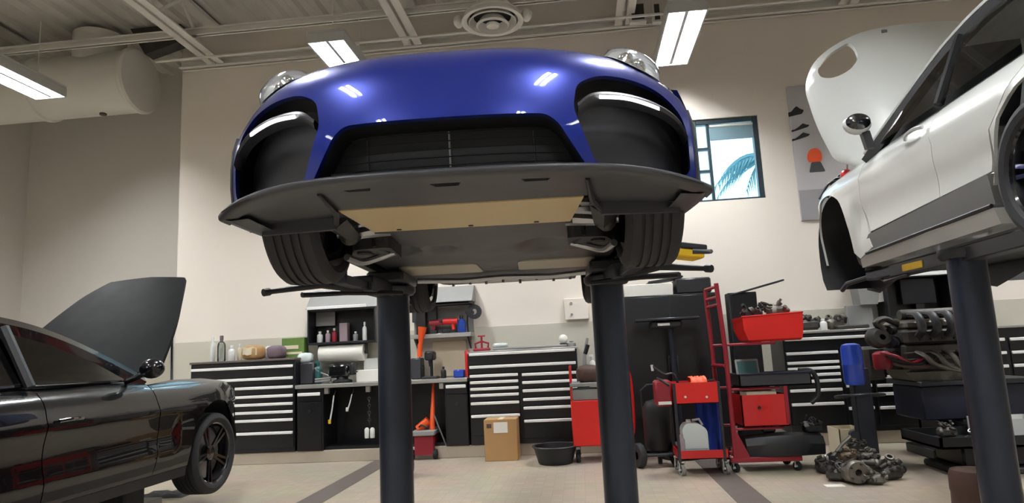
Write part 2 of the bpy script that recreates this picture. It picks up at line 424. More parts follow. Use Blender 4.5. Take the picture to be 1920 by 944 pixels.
def xbeam(name, y, z, h, w, label, m='joist', x0=XL+.05, x1=XR-.05):
    b = MB(); b.box(x0, x1, y-w/2, y+w/2, z, z+.02); b.box(x0, x1, y-.012, y+.012, z, z+h); b.box(x0, x1, y-w/2, y+w/2, z+h-.02, z+h)
    return tag(b.build(name, m, smooth=False), label, 'beam')
xbeam('ledger_beam', 9.1, 5.79, .14, .16, 'white ledger beam along the top of the back wall', x0=-5.8)
xbeam('bridging_beam', 8.3, 5.885, .1, .09, 'white cross beam running between the roof joists')
xbeam('bridging_beam', 6.9, 5.885, .1, .09, 'second white cross beam, nearer the ceiling middle')
b = MB().tube([(-5.9, 8.62, 5.72), (XR-.1, 8.62, 5.72)], .02, 8); tag(b.build('conduit_pipe', 'joist'), 'thin white conduit pipe slung below the roof joists', 'pipe')
def clight(x, y0, label, grp, L_=1.36):
    t = thing('ceiling_light', label, 'light', (x, y0+L_/2, 5.0), grp)
    MB().box(x-.22, x+.22, y0-.04, y0+L_+.04, 5.03, 5.07, .008).build('housing', 'housing', t)
    for (xa, xb, ya, yb) in ((x-.22, x-.205, y0-.04, y0+L_+.04), (x+.205, x+.22, y0-.04, y0+L_+.04), (x-.205, x+.205, y0-.04, y0-.025), (x-.205, x+.205, y0+L_+.025, y0+L_+.04)): MB().box(xa, xb, ya, yb, 4.92, 5.031).build('skirt', 'housing', t)  # side skirts added to keep tube light off the upper wall
    MB().box(x-.02, x+.02, y0-.025, y0+L_+.025, 4.94, 5.031).build('centre_rib', 'skin_grey', t)
    for s in (-1, 1): MB().box(x+s*.11-.055, x+s*.11+.055, y0, y0+L_, 5.005, 5.029, .006).build('tube_lens', 'tube', t)
    for yy in (y0+.2, y0+L_-.2): MB().cyl((x, yy, 5.07), (x, yy, 5.9), .006, n=6).build('hanger_rod', 'joist', t)
clight(-2.70, 7.0, 'twin tube ceiling light over the headlight side of the blue car by the workbench', None)
clight(1.40, 7.1, 'twin tube ceiling light above the wall beside the small window', None)
ov = 'ceiling lights over the rest of the workshop'
for x in (-6.8, -2.70, 1.40, 5.5):
    for y in (-5.0, -1.0, 3.0, 6.4 if x == -6.8 else 7.0):
        if y == 7.0 and x in (-2.70, 1.40): continue
        if y > 6: clight(x, y, 'twin tube ceiling light beside the large round air duct' if x < 0 else 'twin tube ceiling light over the drawer cabinet at the end of the row', None)
        else: clight(x, y, 'twin tube ceiling light over the rest of the workshop', ov)
# round ceiling diffuser on a duct drop
c = PY(925, 72, 8.0); c = Vector((c.x, 8.0, 5.42))
t = thing('round_diffuser', 'round white ceiling air diffuser on a duct drop', 'vent', tuple(c))
MB().lathe([(.20, .9), (.20, .34), (.36, .18), (.36, .15), (.34, .15), (.19, .33)], c, n=28).build('duct_drop', 'duct', t)
MB().lathe([(.36, .16), (.40, .10), (.40, .085), (.33, .10), (.34, .15)], c, n=28, closed=True).build('outer_ring', 'duct', t)
MB().lathe([(.31, .08), (.25, .16), (.24, .15), (.30, .065)], c, n=28, closed=True).build('middle_cone', 'duct', t)
MB().lathe([(.19, .02), (.215, .04), (.15, .13), (.14, .12), (.19, .035)], c, n=28, closed=True).build('inner_cone', 'duct', t)
MB().lathe([(.0, .02), (.08, .025), (.09, .05), (.03, .10), (.0, .10)], c, n=20).build('centre_cap', 'duct', t)
MB().lathe([(.0, .25), (.30, .20)], c, n=20).build('throat', 'darkvent', t)
for s in (-1, 1): MB().ell(c+Vector((s*.44, 0, .14)), (.07, .07, .09), 10, 6).build('clamp', 'duct', t)
# vent boxes beside the right light
for i, (u, w, l) in enumerate(((1195, .17, 'wider small dark vent opening below the ceiling deck'), (1231, .07, 'narrower small dark vent opening below the ceiling deck'))):
    p = PY(u, 26, 8.75); t = thing('ceiling_vent', l, 'vent', (p.x, 8.75, p.z-.12))
    MB().box(p.x-w/2-.03, p.x+w/2+.03, 8.7, 8.8, p.z-.14, p.z+.14, .005).build('vent_frame', 'joist', t)
    MB().box(p.x-w/2, p.x+w/2, 8.685, 8.70, p.z-.11, p.z+.11).build('vent_opening', 'darkvent', t)
# big round duct in the upper left corner
t = thing('air_duct', 'large white round air duct under the roof by the wall recess', 'duct', (-7.6, 8.9, 5.1))
MB().lathe([(0, 0), (.46, 0), (.49, .03), (.49, .07), (.46, .1), (.46, 1.5), (.49, 1.52), (.49, 1.56), (.46, 1.58), (.46, 2.9)], (-6.3, 8.9, 5.58), (-1, 0, 0), 32).build('duct_run', 'duct', t)
MB().lathe([(.36, .2), (.36, .76)], (-7.0, 8.9, 5.58), (0, 0, 1), 28).build('riser', 'duct', t)
MB().lathe([(0, -.02), (.05, -.02), (.05, .02), (0, .02)], (-6.9, 8.9, 5.12), (0, 0, 1), 10).build('bolt_cap', 'cast_dark', t)
b = MB().prism([(-6.45, 6.38), (-5.65, 6.38), (-5.65, 6.1), (-6.2, 5.95)], 8.8, 9.0); tag(b.build('gusset_plate', 'cast_dark', smooth=False), 'dark grey bracket plate beside the round duct', 'bracket')
# poster on the wall behind the white car
x0, x1, z0, z1 = 3.05, 4.25, 2.85, 4.75
t = thing('wall_poster', 'tall grey photo poster hanging on the wall behind the white car', 'poster', ((x0+x1)/2, WY-.01, z0))
MB().box(x0, x1, WY-.03, WY-.002, z0, z1, .004).build('backing', 'poster_bg', t, smooth=False)
MB().box(x0+.005, x1-.005, WY-.034, WY-.03, z0+.01, z0+.42).build('road_print', 'poster_road', t, smooth=False)
b = MB()
for (ua, va, ub, vb) in ((1478, 213, 1503, 207), (1484, 245, 1514, 235), (1485, 262, 1515, 252)):
    p, q = PY(ua, va, WY-.034), PY(ub, vb, WY-.034); h = .05 if va < 230 else .025
    b.prism(rnd([(p.x, p.z-h), (q.x, q.z-h), (q.x+.03, q.z), (q.x-.02, q.z+h*.5), (q.x-.06, q.z+h*1.3), (p.x+.09, p.z+h*1.5), (p.x+.04, p.z+h*.4), (p.x, p.z+h*.3)], .012), WY-.036, WY-.03)
b.build('car_print', 'black_plastic', t, smooth=False)
p = PY(1528, 300, WY-.034)
b = MB(); b.prism(rnd([(p.x-.09, p.z-.03), (p.x+.09, p.z-.03), (p.x+.1, p.z+.1), (p.x+.04, p.z+.17), (p.x-.06, p.z+.15), (p.x-.1, p.z+.05)], .04), WY-.037, WY-.03); b.build('orange_print', 'orange', t, smooth=False)
b = MB(); b.prism(rnd([(p.x-.09, p.z-.17), (p.x+.12, p.z-.17), (p.x+.07, p.z-.03), (p.x-.05, p.z-.03)], .02), WY-.037, WY-.03); b.build('figure_print', 'dark_plastic', t, smooth=False)
# ------------------------------------------------------------------ blue sports car on the in-ground lift
EPS = radians(3.0); BO = Vector((-.40, 2.05, 1.78))
def C(a, b_, c): return (BO.x+a*cos(EPS)-b_*sin(EPS), BO.y+a*sin(EPS)+b_*cos(EPS), BO.z+c)
car = thing('sports_car', 'dark blue low sports car raised on the lift posts', 'car', C(0, 2.2, .09))
PBb = [(0, .02), (.10, 0), (.24, .004), (.37, .03), (.46, .08), (.56, .165), (.7, .32), (.86, .57), (1., .8)]
PBc = [(0, .11), (.10, .20), (.24, .345), (.37, .465), (.46, .532), (.56, .585), (.7, .638), (.86, .69), (1., .735)]
SA = [(0, 1), (.2, .998), (.4, .988), (.6, .978), (.75, .965), (.85, .95), (.9, .94)]
def bsurf(a, t):
    A = abs(a); b_ = interp(PBb, t)+.42*(A/.9)**3; c = .11+(interp(PBc, t)-.11)*interp(SA, A)
    k = min(1, max(0, (t-.2)/.6)); k = k*k*(3-2*k)
    return a*(1-.16*k*(A/.9)**2), b_, c
TS = 1.12     # t -> metres
def S3(x, y, off=0.):
    a, b_, c = bsurf(x, y/TS)
    if off:
        e = 1e-3; p = Vector(bsurf(x, y/TS)); pa = Vector(bsurf(x+e, y/TS)); pt = Vector(bsurf(x, y/TS+e)); n = (pa-p).cross(pt-p).normalized()
        if n.y > 0: n = -n
        a, b_, c = p+n*off
    return C(a, b_, c)
def c2t(c):
    lo, hi = 0., 1.
    for _ in range(30):
        m = (lo+hi)/2
        if interp(PBc, m) < c: lo = m
        else: hi = m
    return lo*TS
def ac(pts): return [(p[0], c2t(p[1]))+tuple(p[2:]) for p in pts]
grille = rnd(ac([(-.335, .278, .03), (.335, .278, .03), (.375, .245, .02), (.457, .112, .01), (-.457, .112, .01), (-.375, .245, .02)]), .02)
def intake(s): return rnd(ac([(s*.425, .30, .03), (s*.442, .39, .03), (s*.52, .435, .05), (s*.64, .447, .1), (s*.76, .437, .08), (s*.838, .39, .07), (s*.866, .30, .04), (s*.866, .15, .03), (s*.835, .119, .03), (s*.54, .114, .02), (s*.49, .12, .02), (s*.46, .20, .05)]), .03)
TB = .60*TS
out = [(-.9, .0), (.9, .0), (.9, TB), (-.9, TB)]
b = panel(MB(), out, lambda x, y: S3(x, y), .028, [grille, intake(-1), intake(1)])
def inward(d):
    def f(x, y):
        p = Vector(S3(x, y)); return tuple(p+Vector((-sin(EPS), cos(EPS), 0))*d)
    return f
for h in (grille, intake(-1), intake(1)):
    l = subdiv(h, .02); m = len(l); rows = []
    for d in (0, .008, .03):
        ins = inward(d); rows.append([ins(*p) for p in l])
    b.grid(rows, True)
bumper = b.build('front_bumper', 'blue', car, ang=50)
# hood with fender tops, then cowl, glass, roof, tail
NB = 41
def row(t): return [S3(-.9+1.8*i/(NB-1), t*TS) for i in range(NB)]
b = MB().grid([row(.604+.396*k/16) for k in range(17)]); hood = b.build('hood', 'blue', car, ang=60)
def body_row(bc, cc, hw, bow, drop):
    r = []
    for i in range(NB):
        s = -1+2*i/(NB-1); r.append(C(s*hw, bc+bow*abs(s)**2.2, cc-drop*abs(s)**3))
    return r
R1 = row(1.0)
MB().grid([R1, body_row(1.25, .83, .76, .25, .06), body_row(1.32, .85, .74, .25, .06)]).build('cowl', 'blue', car, ang=60)
MB().grid([body_row(1.32, .855, .70, .25, .05), body_row(1.6, .99, .66, .22, .05), body_row(1.95, 1.13, .60, .18, .05), body_row(2.12, 1.18, .57, .15, .05)]).build('windscreen', 'tint_glass', car, ang=60)
MB().grid([body_row(2.12, 1.18, .57, .15, .05), body_row(2.5, 1.22, .56, .05, .05), body_row(2.9, 1.2, .55, 0, .05), body_row(3.4, 1.05, .55, 0, .06), body_row(3.9, .92, .6, 0, .07), body_row(4.3, .88, .7, -.05, .07), body_row(4.38, .8, .78, -.1, .05), body_row(4.40, .5, .82, -.14, .02), body_row(4.30, .2, .80, -.12, 0)]).build('roof_and_tail', 'blue', car, ang=60)
b = MB(); b.cbox(C(0, 4.2, 1.13), (1.6, .3, .03), .01, (0, 0, EPS))
for s in (-1, 1): b.cbox(C(s*.4, 4.2, 1.0), (.03, .12, .25), .005, (0, 0, EPS))
b.build('rear_wing', 'black_gloss', car)
# sides: lower body with wheel openings
WB0, WB1, WR = .97, 3.45, .345
def side_fn(s):
    def f(x, y):   # x = b, y = c
        w = .9 if y < .5 else .9-.75*(y-.5)**2
        if x < .62: w = w
        if y < .25: w -= .12*(.25-y)
        if x > 3.9: w -= .35*(x-3.9)**1.6
        if 1.6 < x < 2.8: w -= .05*sin(pi*(x-1.6)/1.2)
        return C(s*w, x, y)
    return f
for s in (-1, 1):
    arch = [(WB0+.385*cos(pi*k/16), .31+.385*sin(pi*k/16)) for k in range(17)]
    archr = [(WB1+.39*cos(pi*k/16), .33+.39*sin(pi*k/16)) for k in range(17)]
    o = [(.455, .115), (WB0-.385, .115)]+arch[::-1]+[(WB0+.385, .115), (WB1-.39, .12)]+archr[::-1]+[(WB1+.39, .16), (4.28, .25), (4.36, .55), (4.3, .84), (3.7, .88), (3.0, .86), (2.0, .80), (1.25, .74), (.9, .68), (.62, .56), (.49, .42)]
    panel(MB(), o, side_fn(s), .06).build('side_panel', 'blue', car, ang=60)
    g = [(1.55, .80), (2.0, 1.04), (2.5, 1.13), (3.0, 1.08), (3.35, .92), (3.0, .86), (2.3, .82)]
    panel(MB(), g, lambda x, y: C(s*(.86-.75*(y-.8)), x, y), .08).build('side_glass', 'tint_glass', car, ang=60)
    b = MB(); b.ell(C(s*.99, 1.75, .92), (.11, .06, .07), 14, 8); b.cyl(C(s*.86, 1.78, .86), C(s*.96, 1.76, .90), .02, n=8); b.build('door_mirror', 'blue', car)
    # arch liner
    b = MB(); rr = []
    for d in (.62, .88): rr.append([C(s*d, WB0+.40*cos(pi*k/14), .30+.40*sin(pi*k/14)) for k in range(15)])
    b.grid(rr); b.add([C(s*.60, WB0+.40*cos(pi*k/14), .30+.40*sin(pi*k/14)) for k in range(15)], [tuple(range(15))]); b.build('arch_liner', 'black_plastic', car)
# openings: radiators and ducts
def plate(mb, outl, d, grow=1.0):
    cx = sum(p[0] for p in outl)/len(outl); cy = sum(p[1] for p in outl)/len(outl)
    panel(mb, [(cx+(p[0]-cx)*grow, cy+(p[1]-cy)*grow) for p in outl], inward(d), .05)
def duct(mb, outl, d):
    l = subdiv(outl, .03); mb.grid([[inward(.029)(*p) for p in l], [inward(d)(*p) for p in l]], True)
b = MB(); duct(b, grille, .14); b.build('grille_duct', 'black_plastic', car)
b = MB(); plate(b, grille, .139); g = b.build('centre_radiator', 'radiator', car)
b = MB(); q0, q1 = inward(.125)(.0, c2t(.135)), inward(.125)(.0, c2t(.27)); b.tube([q0, q1], .004, 6); b.build('radiator_seam', 'alu', g)
for a in (-.29, .29):
    b = MB(); b.tube([inward(.13)(a, c2t(.135)), inward(.13)(a, c2t(.265))], .004, 6); b.build('radiator_seam', 'dark_plastic', g)
for k in range(5):
    cc = .15+k*.027; b = MB(); hw = .44-(cc-.125)*.75; b.tube([inward(.105)(-hw+2*hw*i/20, c2t(cc)) for i in range(21)], .0022, 5); b.build('grille_slat', 'black_plastic', car)
for s in (-1, 1):
    I = intake(s); b = MB(); duct(b, I, .16); b.build('intake_duct', 'black_gloss', car)
    b = MB(); plate(b, I, .158); b.build('side_radiator', 'dark_plastic', car)
    # aero blade with daytime light across the upper intake
    L_ = spline([(s*.44, .30), (s*.50, .346), (s*.62, .362), (s*.74, .358), (s*.82, .335), (s*.862, .28)], 7)
    rows = []
    for i, p in enumerate(L_):
        w = .017*(1-.35*(i/len(L_))); y = c2t(p[1]); q = []
        for (dy, dd) in ((w, .012), (w*.9, -.012), (0, -.02), (-w, -.006), (-w, .06), (w*.6, .06)): q.append(inward(dd)(p[0], y+dy))
        rows.append(q)
    MB().grid(rows, True).build('intake_blade', 'dark_plastic', car, ang=50)
    L2 = spline([(s*.515, .341), (s*.62, .352), (s*.74, .347)], 8); rows = []
    for p in L2:
        y = c2t(p[1]); rows.append([inward(-.024)(p[0], y+.006), inward(-.026)(p[0], y-.001), inward(-.020)(p[0], y-.009), inward(-.005)(p[0], y-.002)])
    MB().grid(rows, True).build('daytime_light', 'drl', car)
    # outer edge trim on the corner
    b = MB(); b.tube([Vector(S3(s*.9, c2t(cc))) for cc in (.12, .2, .28, .36, .42)], .008, 6); b.build('edge_trim', 'dark_plastic', car)
    # headlight: housing whitened in place of reflected ceiling light, projectors, clear bulged lens
    hc = (s*.735, .655); Lr = (.135, .155); pts = []
    def hmap(r, th, off): return S3(hc[0]+r*Lr[0]*cos(th)-s*.25*r*Lr[1]*sin(th)*.6, hc[1]+r*Lr[1]*sin(th), off)
    for nm, mt, base, bul in (('headlight_housing', 'white_plastic', .006, 0.0), ('headlight_lens', 'lens', .008, .060)):
        rows = []
        for i in range(9):
            r = i/8*.999+.001; rows.append([hmap(r, 2*pi*k/28, base+bul*sqrt(max(0, 1-r*r))) for k in range(28)])
        hb = MB().grid(rows, True).build(nm, mt, car, ang=60)
    for dx, dt, rr in ((.03, .0, .034), (-.045, -.02, .03), (.0, .07, .022)):
        b = MB(); b.ell(S3(hc[0]+s*dx, hc[1]+dt, .02), rr, 12, 8); b.build('projector', 'chrome', car)
# splitter: swept lip plus flat floor
def spl_b(a): return -.004+.40*(abs(a)/.94)**3.2
def drop(a): return -.013*max(0, (abs(a)-.55)/.4)**1.5
rows = []; A_ = [-.95+1.9*i/60 for i in range(61)]
sec = [(.06, .114), (.02, .112), (.006, .108), (.0, .098), (.004, .087), (.016, .083), (.04, .082), (.10, .082)]
def ends(a): return .0
for a in A_: rows.append([C(a*(1-.0*q), spl_b(a)+q, c+drop(a)) for q, c in sec])
b = MB().grid(rows)
for s in (-1, 1):   # tips sweep back along the corner
    tip = []
    for k in range(9):
        y = spl_b(.95)+.40*k/8; w = .95-.03*(k/8)**2; dz = drop(.95)-.012*(k/8)
        tip.append([C(s*(w-.05), y, .118+dz), C(s*(w-.012), y, .113+dz), C(s*w, y, .10+dz), C(s*(w-.006), y, .088+dz), C(s*(w-.05), y, .078+dz), C(s*(w-.12), y, .084+dz)])
    b.grid(tip)
b.build('front_splitter', 'dark_plastic', car, ang=60)
def und(x, y): return C(x, y, .086+.01*sin(3*y)+drop(x)*.9)
o = [(-.46, .09), (-.2, .06), (.2, .06), (.46, .09), (.50, .46), (-.50, .46)]
slots = [rnd([(x-.06, .10), (x+.06, .10), (x+.04, .175), (x-.04, .175)], .008) for x in (-.33, -.02, .29)]
panel(MB(), o, und, .06, slots, lambda x, y: C(x, y, .13 if .095 < y < .18 and min(abs(x+.33), abs(x+.02), abs(x-.29)) < .065 else .10)).build('front_undertray', 'tray_plastic', car)
for s in (-1, 1):
    o = [(s*.465, .10), (s*.75, .17), (s*.9, .33), (s*.925, .62), (s*.50, .62), (s*.505, .46)]
    panel(MB(), o, und, .06).build('corner_undertray', 'tray_plastic', car)
    b = MB(); b.tube([C(s*.462, .14, .08), C(s*.50, .46, .078), C(s*.545, .60, .07)], [.006, .012, .012], 6); b.build('strake', 'black_plastic', car)
    b = MB(); b.prism([(.545, .585), (.87, .63), (.87, .655), (.545, .615)] if s > 0 else [(-.545, .585), (-.87, .63), (-.87, .655), (-.545, .615)], .045, .095, 'xy'); b.v = [C(*q) for q in b.v]; b.build('wheel_flap', 'tray_plastic', car)
    # panel standing ahead of the tyre and air guide to the brakes
    b = MB(); rows = []
    for k in range(7):
        t = k/6; rows.append([C(s*(.50+.05*t), .60+.42*t, .085-.005*t), C(s*(.56+.03*t), .62+.40*t, .05), C(s*(.64), .66+.36*t, .085)])
    b.grid(rows); b.build('brake_air_guide', 'black_plastic', car)
panel(MB(), [(-.495, .465), (.47, .465), (.435, .95), (-.475, .95)], lambda x, y: C(x, y, .092), .12, (), lambda x, y: C(x, y, .11)).build('beige_reflection_panel', 'beige_reflection', car, label='panel under the nose with floor reflection put into its beige colour')
for x in (-.35, -.02, .28): MB().cyl(C(x, .91, .094), C(x, .91, .088), .012, n=8).build('panel_bolt', 'steel_dark', car)
def mid(x, y):
    z = .092
    for (cx, cy, rx, ry, d) in ((-.47, 1.52, .09, .16, .05), (-.27, 1.58, .09, .15, .05), (.30, 1.62, .14, .26, .05)):
        q = ((x-cx)/rx)**2+((y-cy)/ry)**2
        if q < 1: z += d*(1-q)
    return C(x, y, z)
o = [(-.475, .955), (.435, .955), (.55, 1.3), (.72, 1.5), (.74, 2.62), (-.74, 2.62), (-.72, 1.5), (-.57, 1.3)]
panel(MB(), o, mid, .05, (), lambda x, y: C(x, y, .14)).build('middle_undertray', 'tray_plastic', car)
for x0, x1 in ((-.64, -.13), (.14, .64)):
    b = MB(); b.prism(rnd([(x0, 2.18), (x1, 2.18), (x1+.01, 2.62), (x0-.01, 2.62)], .05), .084, .092, 'xy'); b.v = [C(*q) for q in b.v]; b.build('pale_undertray_strip', 'pale_strip', car)
panel(MB(), [(-.78, 2.63), (.78, 2.63), (.78, 3.0), (.55, 3.1), (.55, 4.25), (-.55, 4.25), (-.55, 3.1), (-.78, 3.0)], lambda x, y: C(x, y, .10+.05*max(0, y-3.4)**1.3*2), .12, (), lambda x, y: C(x, y, .2)).build('rear_undertray', 'dark_plastic', car)
b = MB(); b.tube([C(-.62, 2.75, .06), C(-.3, 2.8, .05), C(.0, 2.78, .06), C(.35, 2.8, .05), C(.62, 2.74, .06)], .02, 8); b.tube([C(-.3, 2.9, .055), C(.1, 2.95, .05), C(.4, 2.9, .055), C(.3, 3.05, .06), C(-.1, 3.08, .06), C(-.3, 2.9, .055)], .014, 6); b.build('subframe_tube', 'alu', car)
for k in range(9):
    b = MB(); x = -.5+k*.125; b.cyl(C(x, 2.85+.03*(k % 3), .08), C(x, 2.85+.03*(k % 3), .03-.01*(k % 2)), .010, n=8); b.build('hanging_bolt', 'cast', car)
b = MB(); b.lathe([(0, -.33), (.1, -.33), (.12, -.3), (.12, .3), (.1, .33), (0, .33)], C(0, 3.9, .27), (1, 0, 0), 18); b.build('muffler', 'alu', car)
# floor pan closing the body
panel(MB(), [(-.6, .5), (.6, .5), (.6, 1.4), (.85, 1.4), (.85, 3.0), (.6, 3.0), (.6, 4.2), (-.6, 4.2), (-.6, 3.0), (-.85, 3.0), (-.85, 1.4), (-.6, 1.4)], lambda x, y: C(x, y, .17), .3).build('floor_pan', 'black_plastic', car)
for s in (-1, 1): MB().cbox(C(s*.83, 2.2, .13), (.09, 1.6, .09), .02, (0, 0, EPS)).build('sill', 'black_plastic', car)
for x in (-.33, -.02, .29): MB().box(-.07, .07, -.05, .05, 0, .006).xf(Matrix.Translation(C(x, .137, .128)) @ Matrix.Rotation(EPS, 4, 'Z')).build('slot_plate', 'trim_black', car)
# wheels
def wheel(parent, ctr, ax, R, W, rim_r, tyre='rubber', rimm='black_gloss', nsp=10, name='wheel', tread=True, to_parent=True):
    h = W/2; pr = [(rim_r, -h*.86), (rim_r+.015, -h*.97), (R-.05, -h*1.02), (R-.018, -h*.93), (R-.004, -h*.8)]
    if tread:
        for gx in (-.45, -.16, .16, .45): pr += [(R, h*(gx-.06)), (R-.010, h*(gx-.05)), (R-.010, h*(gx+.05)), (R, h*(gx+.06))]
    pr += [(R-.004, h*.8), (R-.018, h*.93), (R-.05, h*1.02), (rim_r+.015, h*.97), (rim_r, h*.86)]
    ax = Vector(ax).normalized()   # ax points to the outer face
    parent = MB().lathe(pr, ctr, ax, 48).build('wheel', tyre, parent, ang=30)
    MB().lathe([(rim_r, h*.86), (rim_r-.012, h*.8), (rim_r-.03, h*.3), (rim_r-.03, -h*.8), (rim_r, -h*.86)], ctr, ax, 40).build('rim_barrel', rimm, parent)
    a = ax.orthogonal().normalized(); b2 = ax.cross(a); c0 = Vector(ctr); b = MB()
    for k in range(nsp):
        t = 2*pi*k/nsp; d = a*cos(t)+b2*sin(t); e = ax.cross(d)
        for q in (-1, 1):
            p0 = c0+ax*h*.55+d*.05+e*q*.008; p1 = c0+ax*h*.74+d*(rim_r-.012)+e*q*.03
            sd = e*.011; up = ax*.012
            b.add([p0-sd, p0+sd, p1+sd, p1-sd, p0-sd-up*1.6, p0+sd-up*1.6, p1+sd-up*1.6, p1-sd-up*1.6], [(0, 1, 2, 3), (4, 5, 6, 7), (0, 1, 5, 4), (1, 2, 6, 5), (2, 3, 7, 6), (3, 0, 4, 7)])
    b.lathe([(0, h*.62), (.04, h*.62), (.065, h*.55), (.07, h*.4), (0, h*.4)], ctr, ax, 20); b.build('spokes', rimm, parent)
    MB().lathe([(.06, h*.12), (rim_r-.05, h*.12), (rim_r-.05, h*.0), (.06, h*.0)], ctr, ax, 32, closed=True).build('brake_disc', 'alu', parent)
    MB().lathe([(0, h*.3), (.07, h*.3), (.08, -h*.2), (.06, -h*.9), (0, -h*.9)], ctr, ax, 18).build('hub', 'cast_dark', parent)
LAT = Vector((cos(EPS), sin(EPS), 0))
for s in (-1, 1):
    wheel(car, C(s*.782, WB0, .205), LAT*s, .338, .245, .255)
    wheel(car, C(s*.775, WB1, .22), LAT*s, .345, .29, .255)
    # front suspension
    b = MB(); b.tube([C(s*.42, 1.02, .12), C(s*.55, 1.0, .10), C(s*.66, .98, .10)], [.035, .025, .02], 8); b.tube([C(s*.40, .84, .13), C(s*.52, .86, .13), C(s*.65, .95, .12)], [.02, .028, .02], 8); b.build('control_arm', 'alu', car)
    b = MB(); b.prism([(.46, .74), (.62, .80), (.66, .88), (.60, .93), (.50, .90)] if s > 0 else [(-.46, .74), (-.62, .80), (-.66, .88), (-.60, .93), (-.50, .90)], .135, .155, 'xy'); b.v = [C(*q) for q in b.v]; b.build('heat_shield', 'alu', car)
    b = MB(); b.tube([C(s*.52, 1.12, .10), C(s*.50, 1.2, .06), C(s*.46, 1.15, .03), C(s*.5, 1.02, .05)], .014, 8); b.cyl(C(s*.48, 1.04, .06), C(s*.48, 1.04, .13), .03, n=12); b.build('brake_hose', 'black_plastic', car)
    b = MB(); b.prism(rnd([(.42*s, 1.02), (.60*s, 1.04), (.66*s, 1.22), (.62*s, 1.42), (.44*s, 1.40)], .04), .03, .10, 'xy'); b.v = [C(*q) for q in b.v]; b.build('subframe_bracket', 'black_plastic', car)
    b = MB(); b.tube(spline([C(s*.64, 1.06, .0), C(s*.60, 1.18, -.01), C(s*.52, 1.24, .02), C(s*.44, 1.22, .04)], 5), .018, 8); b.build('anti_roll_link', 'alu', car)
    b = MB(); b.cyl(C(s*.57, 1.12, .02), C(s*.57, 1.12, .09), .035, n=14); b.build('rubber_mount', 'rubber', car)
    b = MB(); b.ell(C(s*.60, .97, .10), (.05, .05, .06), 14, 8); b.build('ball_joint', 'cast_dark', car)
    b = MB(); b.cyl(C(s*.55, .97, .16), C(s*.50, 1.0, .55), .05, n=14); b.build('damper', 'black_plastic', car)
# ------------------------------------------------------------------ in-ground lift under the blue car
def lift(s, label, grp, org=C, tips=True, posttop=-.075, pz=.108, yellow=False):
    base = Vector(org(s*.715, 2.36, 0)); base.z = 0
    t = thing('lift_post', label, 'lift', tuple(base), grp); zt = org(0, 0, posttop)[2]
    MB().cyl((base.x, base.y, 0), (base.x, base.y, zt), pz, n=40).build('piston', 'post', t)
    MB().lathe([(.19, 0), (.19, .012), (.13, .02), (.13, 0)], (base.x, base.y, 0), n=32, closed=True).build('floor_collar', 'steel_dark', t)
    MB().lathe([(0, 0), (.135, 0), (.15, .02), (.15, .05), (.11, .07), (0, .07)], (base.x, base.y, zt), n=32).build('head_plate', 'steel_dark', t)
    MB().cbox((base.x, base.y, zt+.105), (.24, .46, .075), .015, (0, 0, EPS)).build('yoke', 'steel_dark', t)
    for k, (bb, aa) in enumerate(((1.50, .80), (3.2, .80))):
        p0 = Vector(org(s*.74, 2.36, posttop+.02)); p1 = Vector(org(s*aa, bb, posttop+.02)); d = (p1-p0); ang = atan2(d.y, d.x); L_ = d.length
        b = MB(); b.box(-.03, L_*.62, -.065, .065, -.035, .06, .008); b.xf(Matrix.Translation(p0) @ Matrix.Rotation(ang, 4, 'Z')); arm = b.build('arm_outer', 'steel_dark', t)
        b = MB(); b.box(L_*.5, L_+.03, -.038, .038, -.025, .025, .006); b.xf(Matrix.Translation(p0) @ Matrix.Rotation(ang, 4, 'Z')); b.build('arm_inner', 'post', t)
        b = MB(); b.cyl(p1+Vector((0, 0, .02)), p1+Vector((0, 0, .12)), .03, n=14); b.cyl(p1+Vector((0, 0, .11)), p1+Vector((0, 0, .138)), .06, n=18); b.build('pad', 'rubber', t)
    if tips:
        b = MB(); b.tube([org(s*.74, 1.95, posttop), org(s*.93, 1.55, -.07), org(s*1.12, 1.27, -.125)], [.028, .02, .013], 8); b.cyl(org(s*1.11, 1.285, -.122), org(s*1.13, 1.255, -.128), .02, n=8); b.build('swing_handle', 'black_plastic', t)
        b = MB(); b.tube([org(s*.60, 2.1, posttop-.01), org(s*.85, 1.75, -.10), org(s*1.02, 1.5, -.125)], .016, 6); b.build('lock_rod', 'black_plastic', t)
    if yellow:
        p = Vector(org(s*1.05, 1.72, .02)); b = MB(); b.cbox(p, (.30, .14, .045), .008, (0, .12, .3)); b.build('yellow_tag_block', 'yellow', t)
        b = MB(); b.cbox(p+Vector((0, 0, .04)), (.33, .16, .03), .006, (0, .12, .3)); b.tube([p+Vector((.08, -.12, -.01)), p+Vector((.16, -.14, -.02)), p+Vector((.2, 0, 0))], .014, 6); b.build('arm_guard', 'steel_dark', t)
    return t
lift(-1, 'dark steel lift post beneath the blue car, beside the workbench', 'lift posts')
lift(1, 'dark steel lift post beneath the blue car, with yellow tagged arm', 'lift posts', yellow=True)
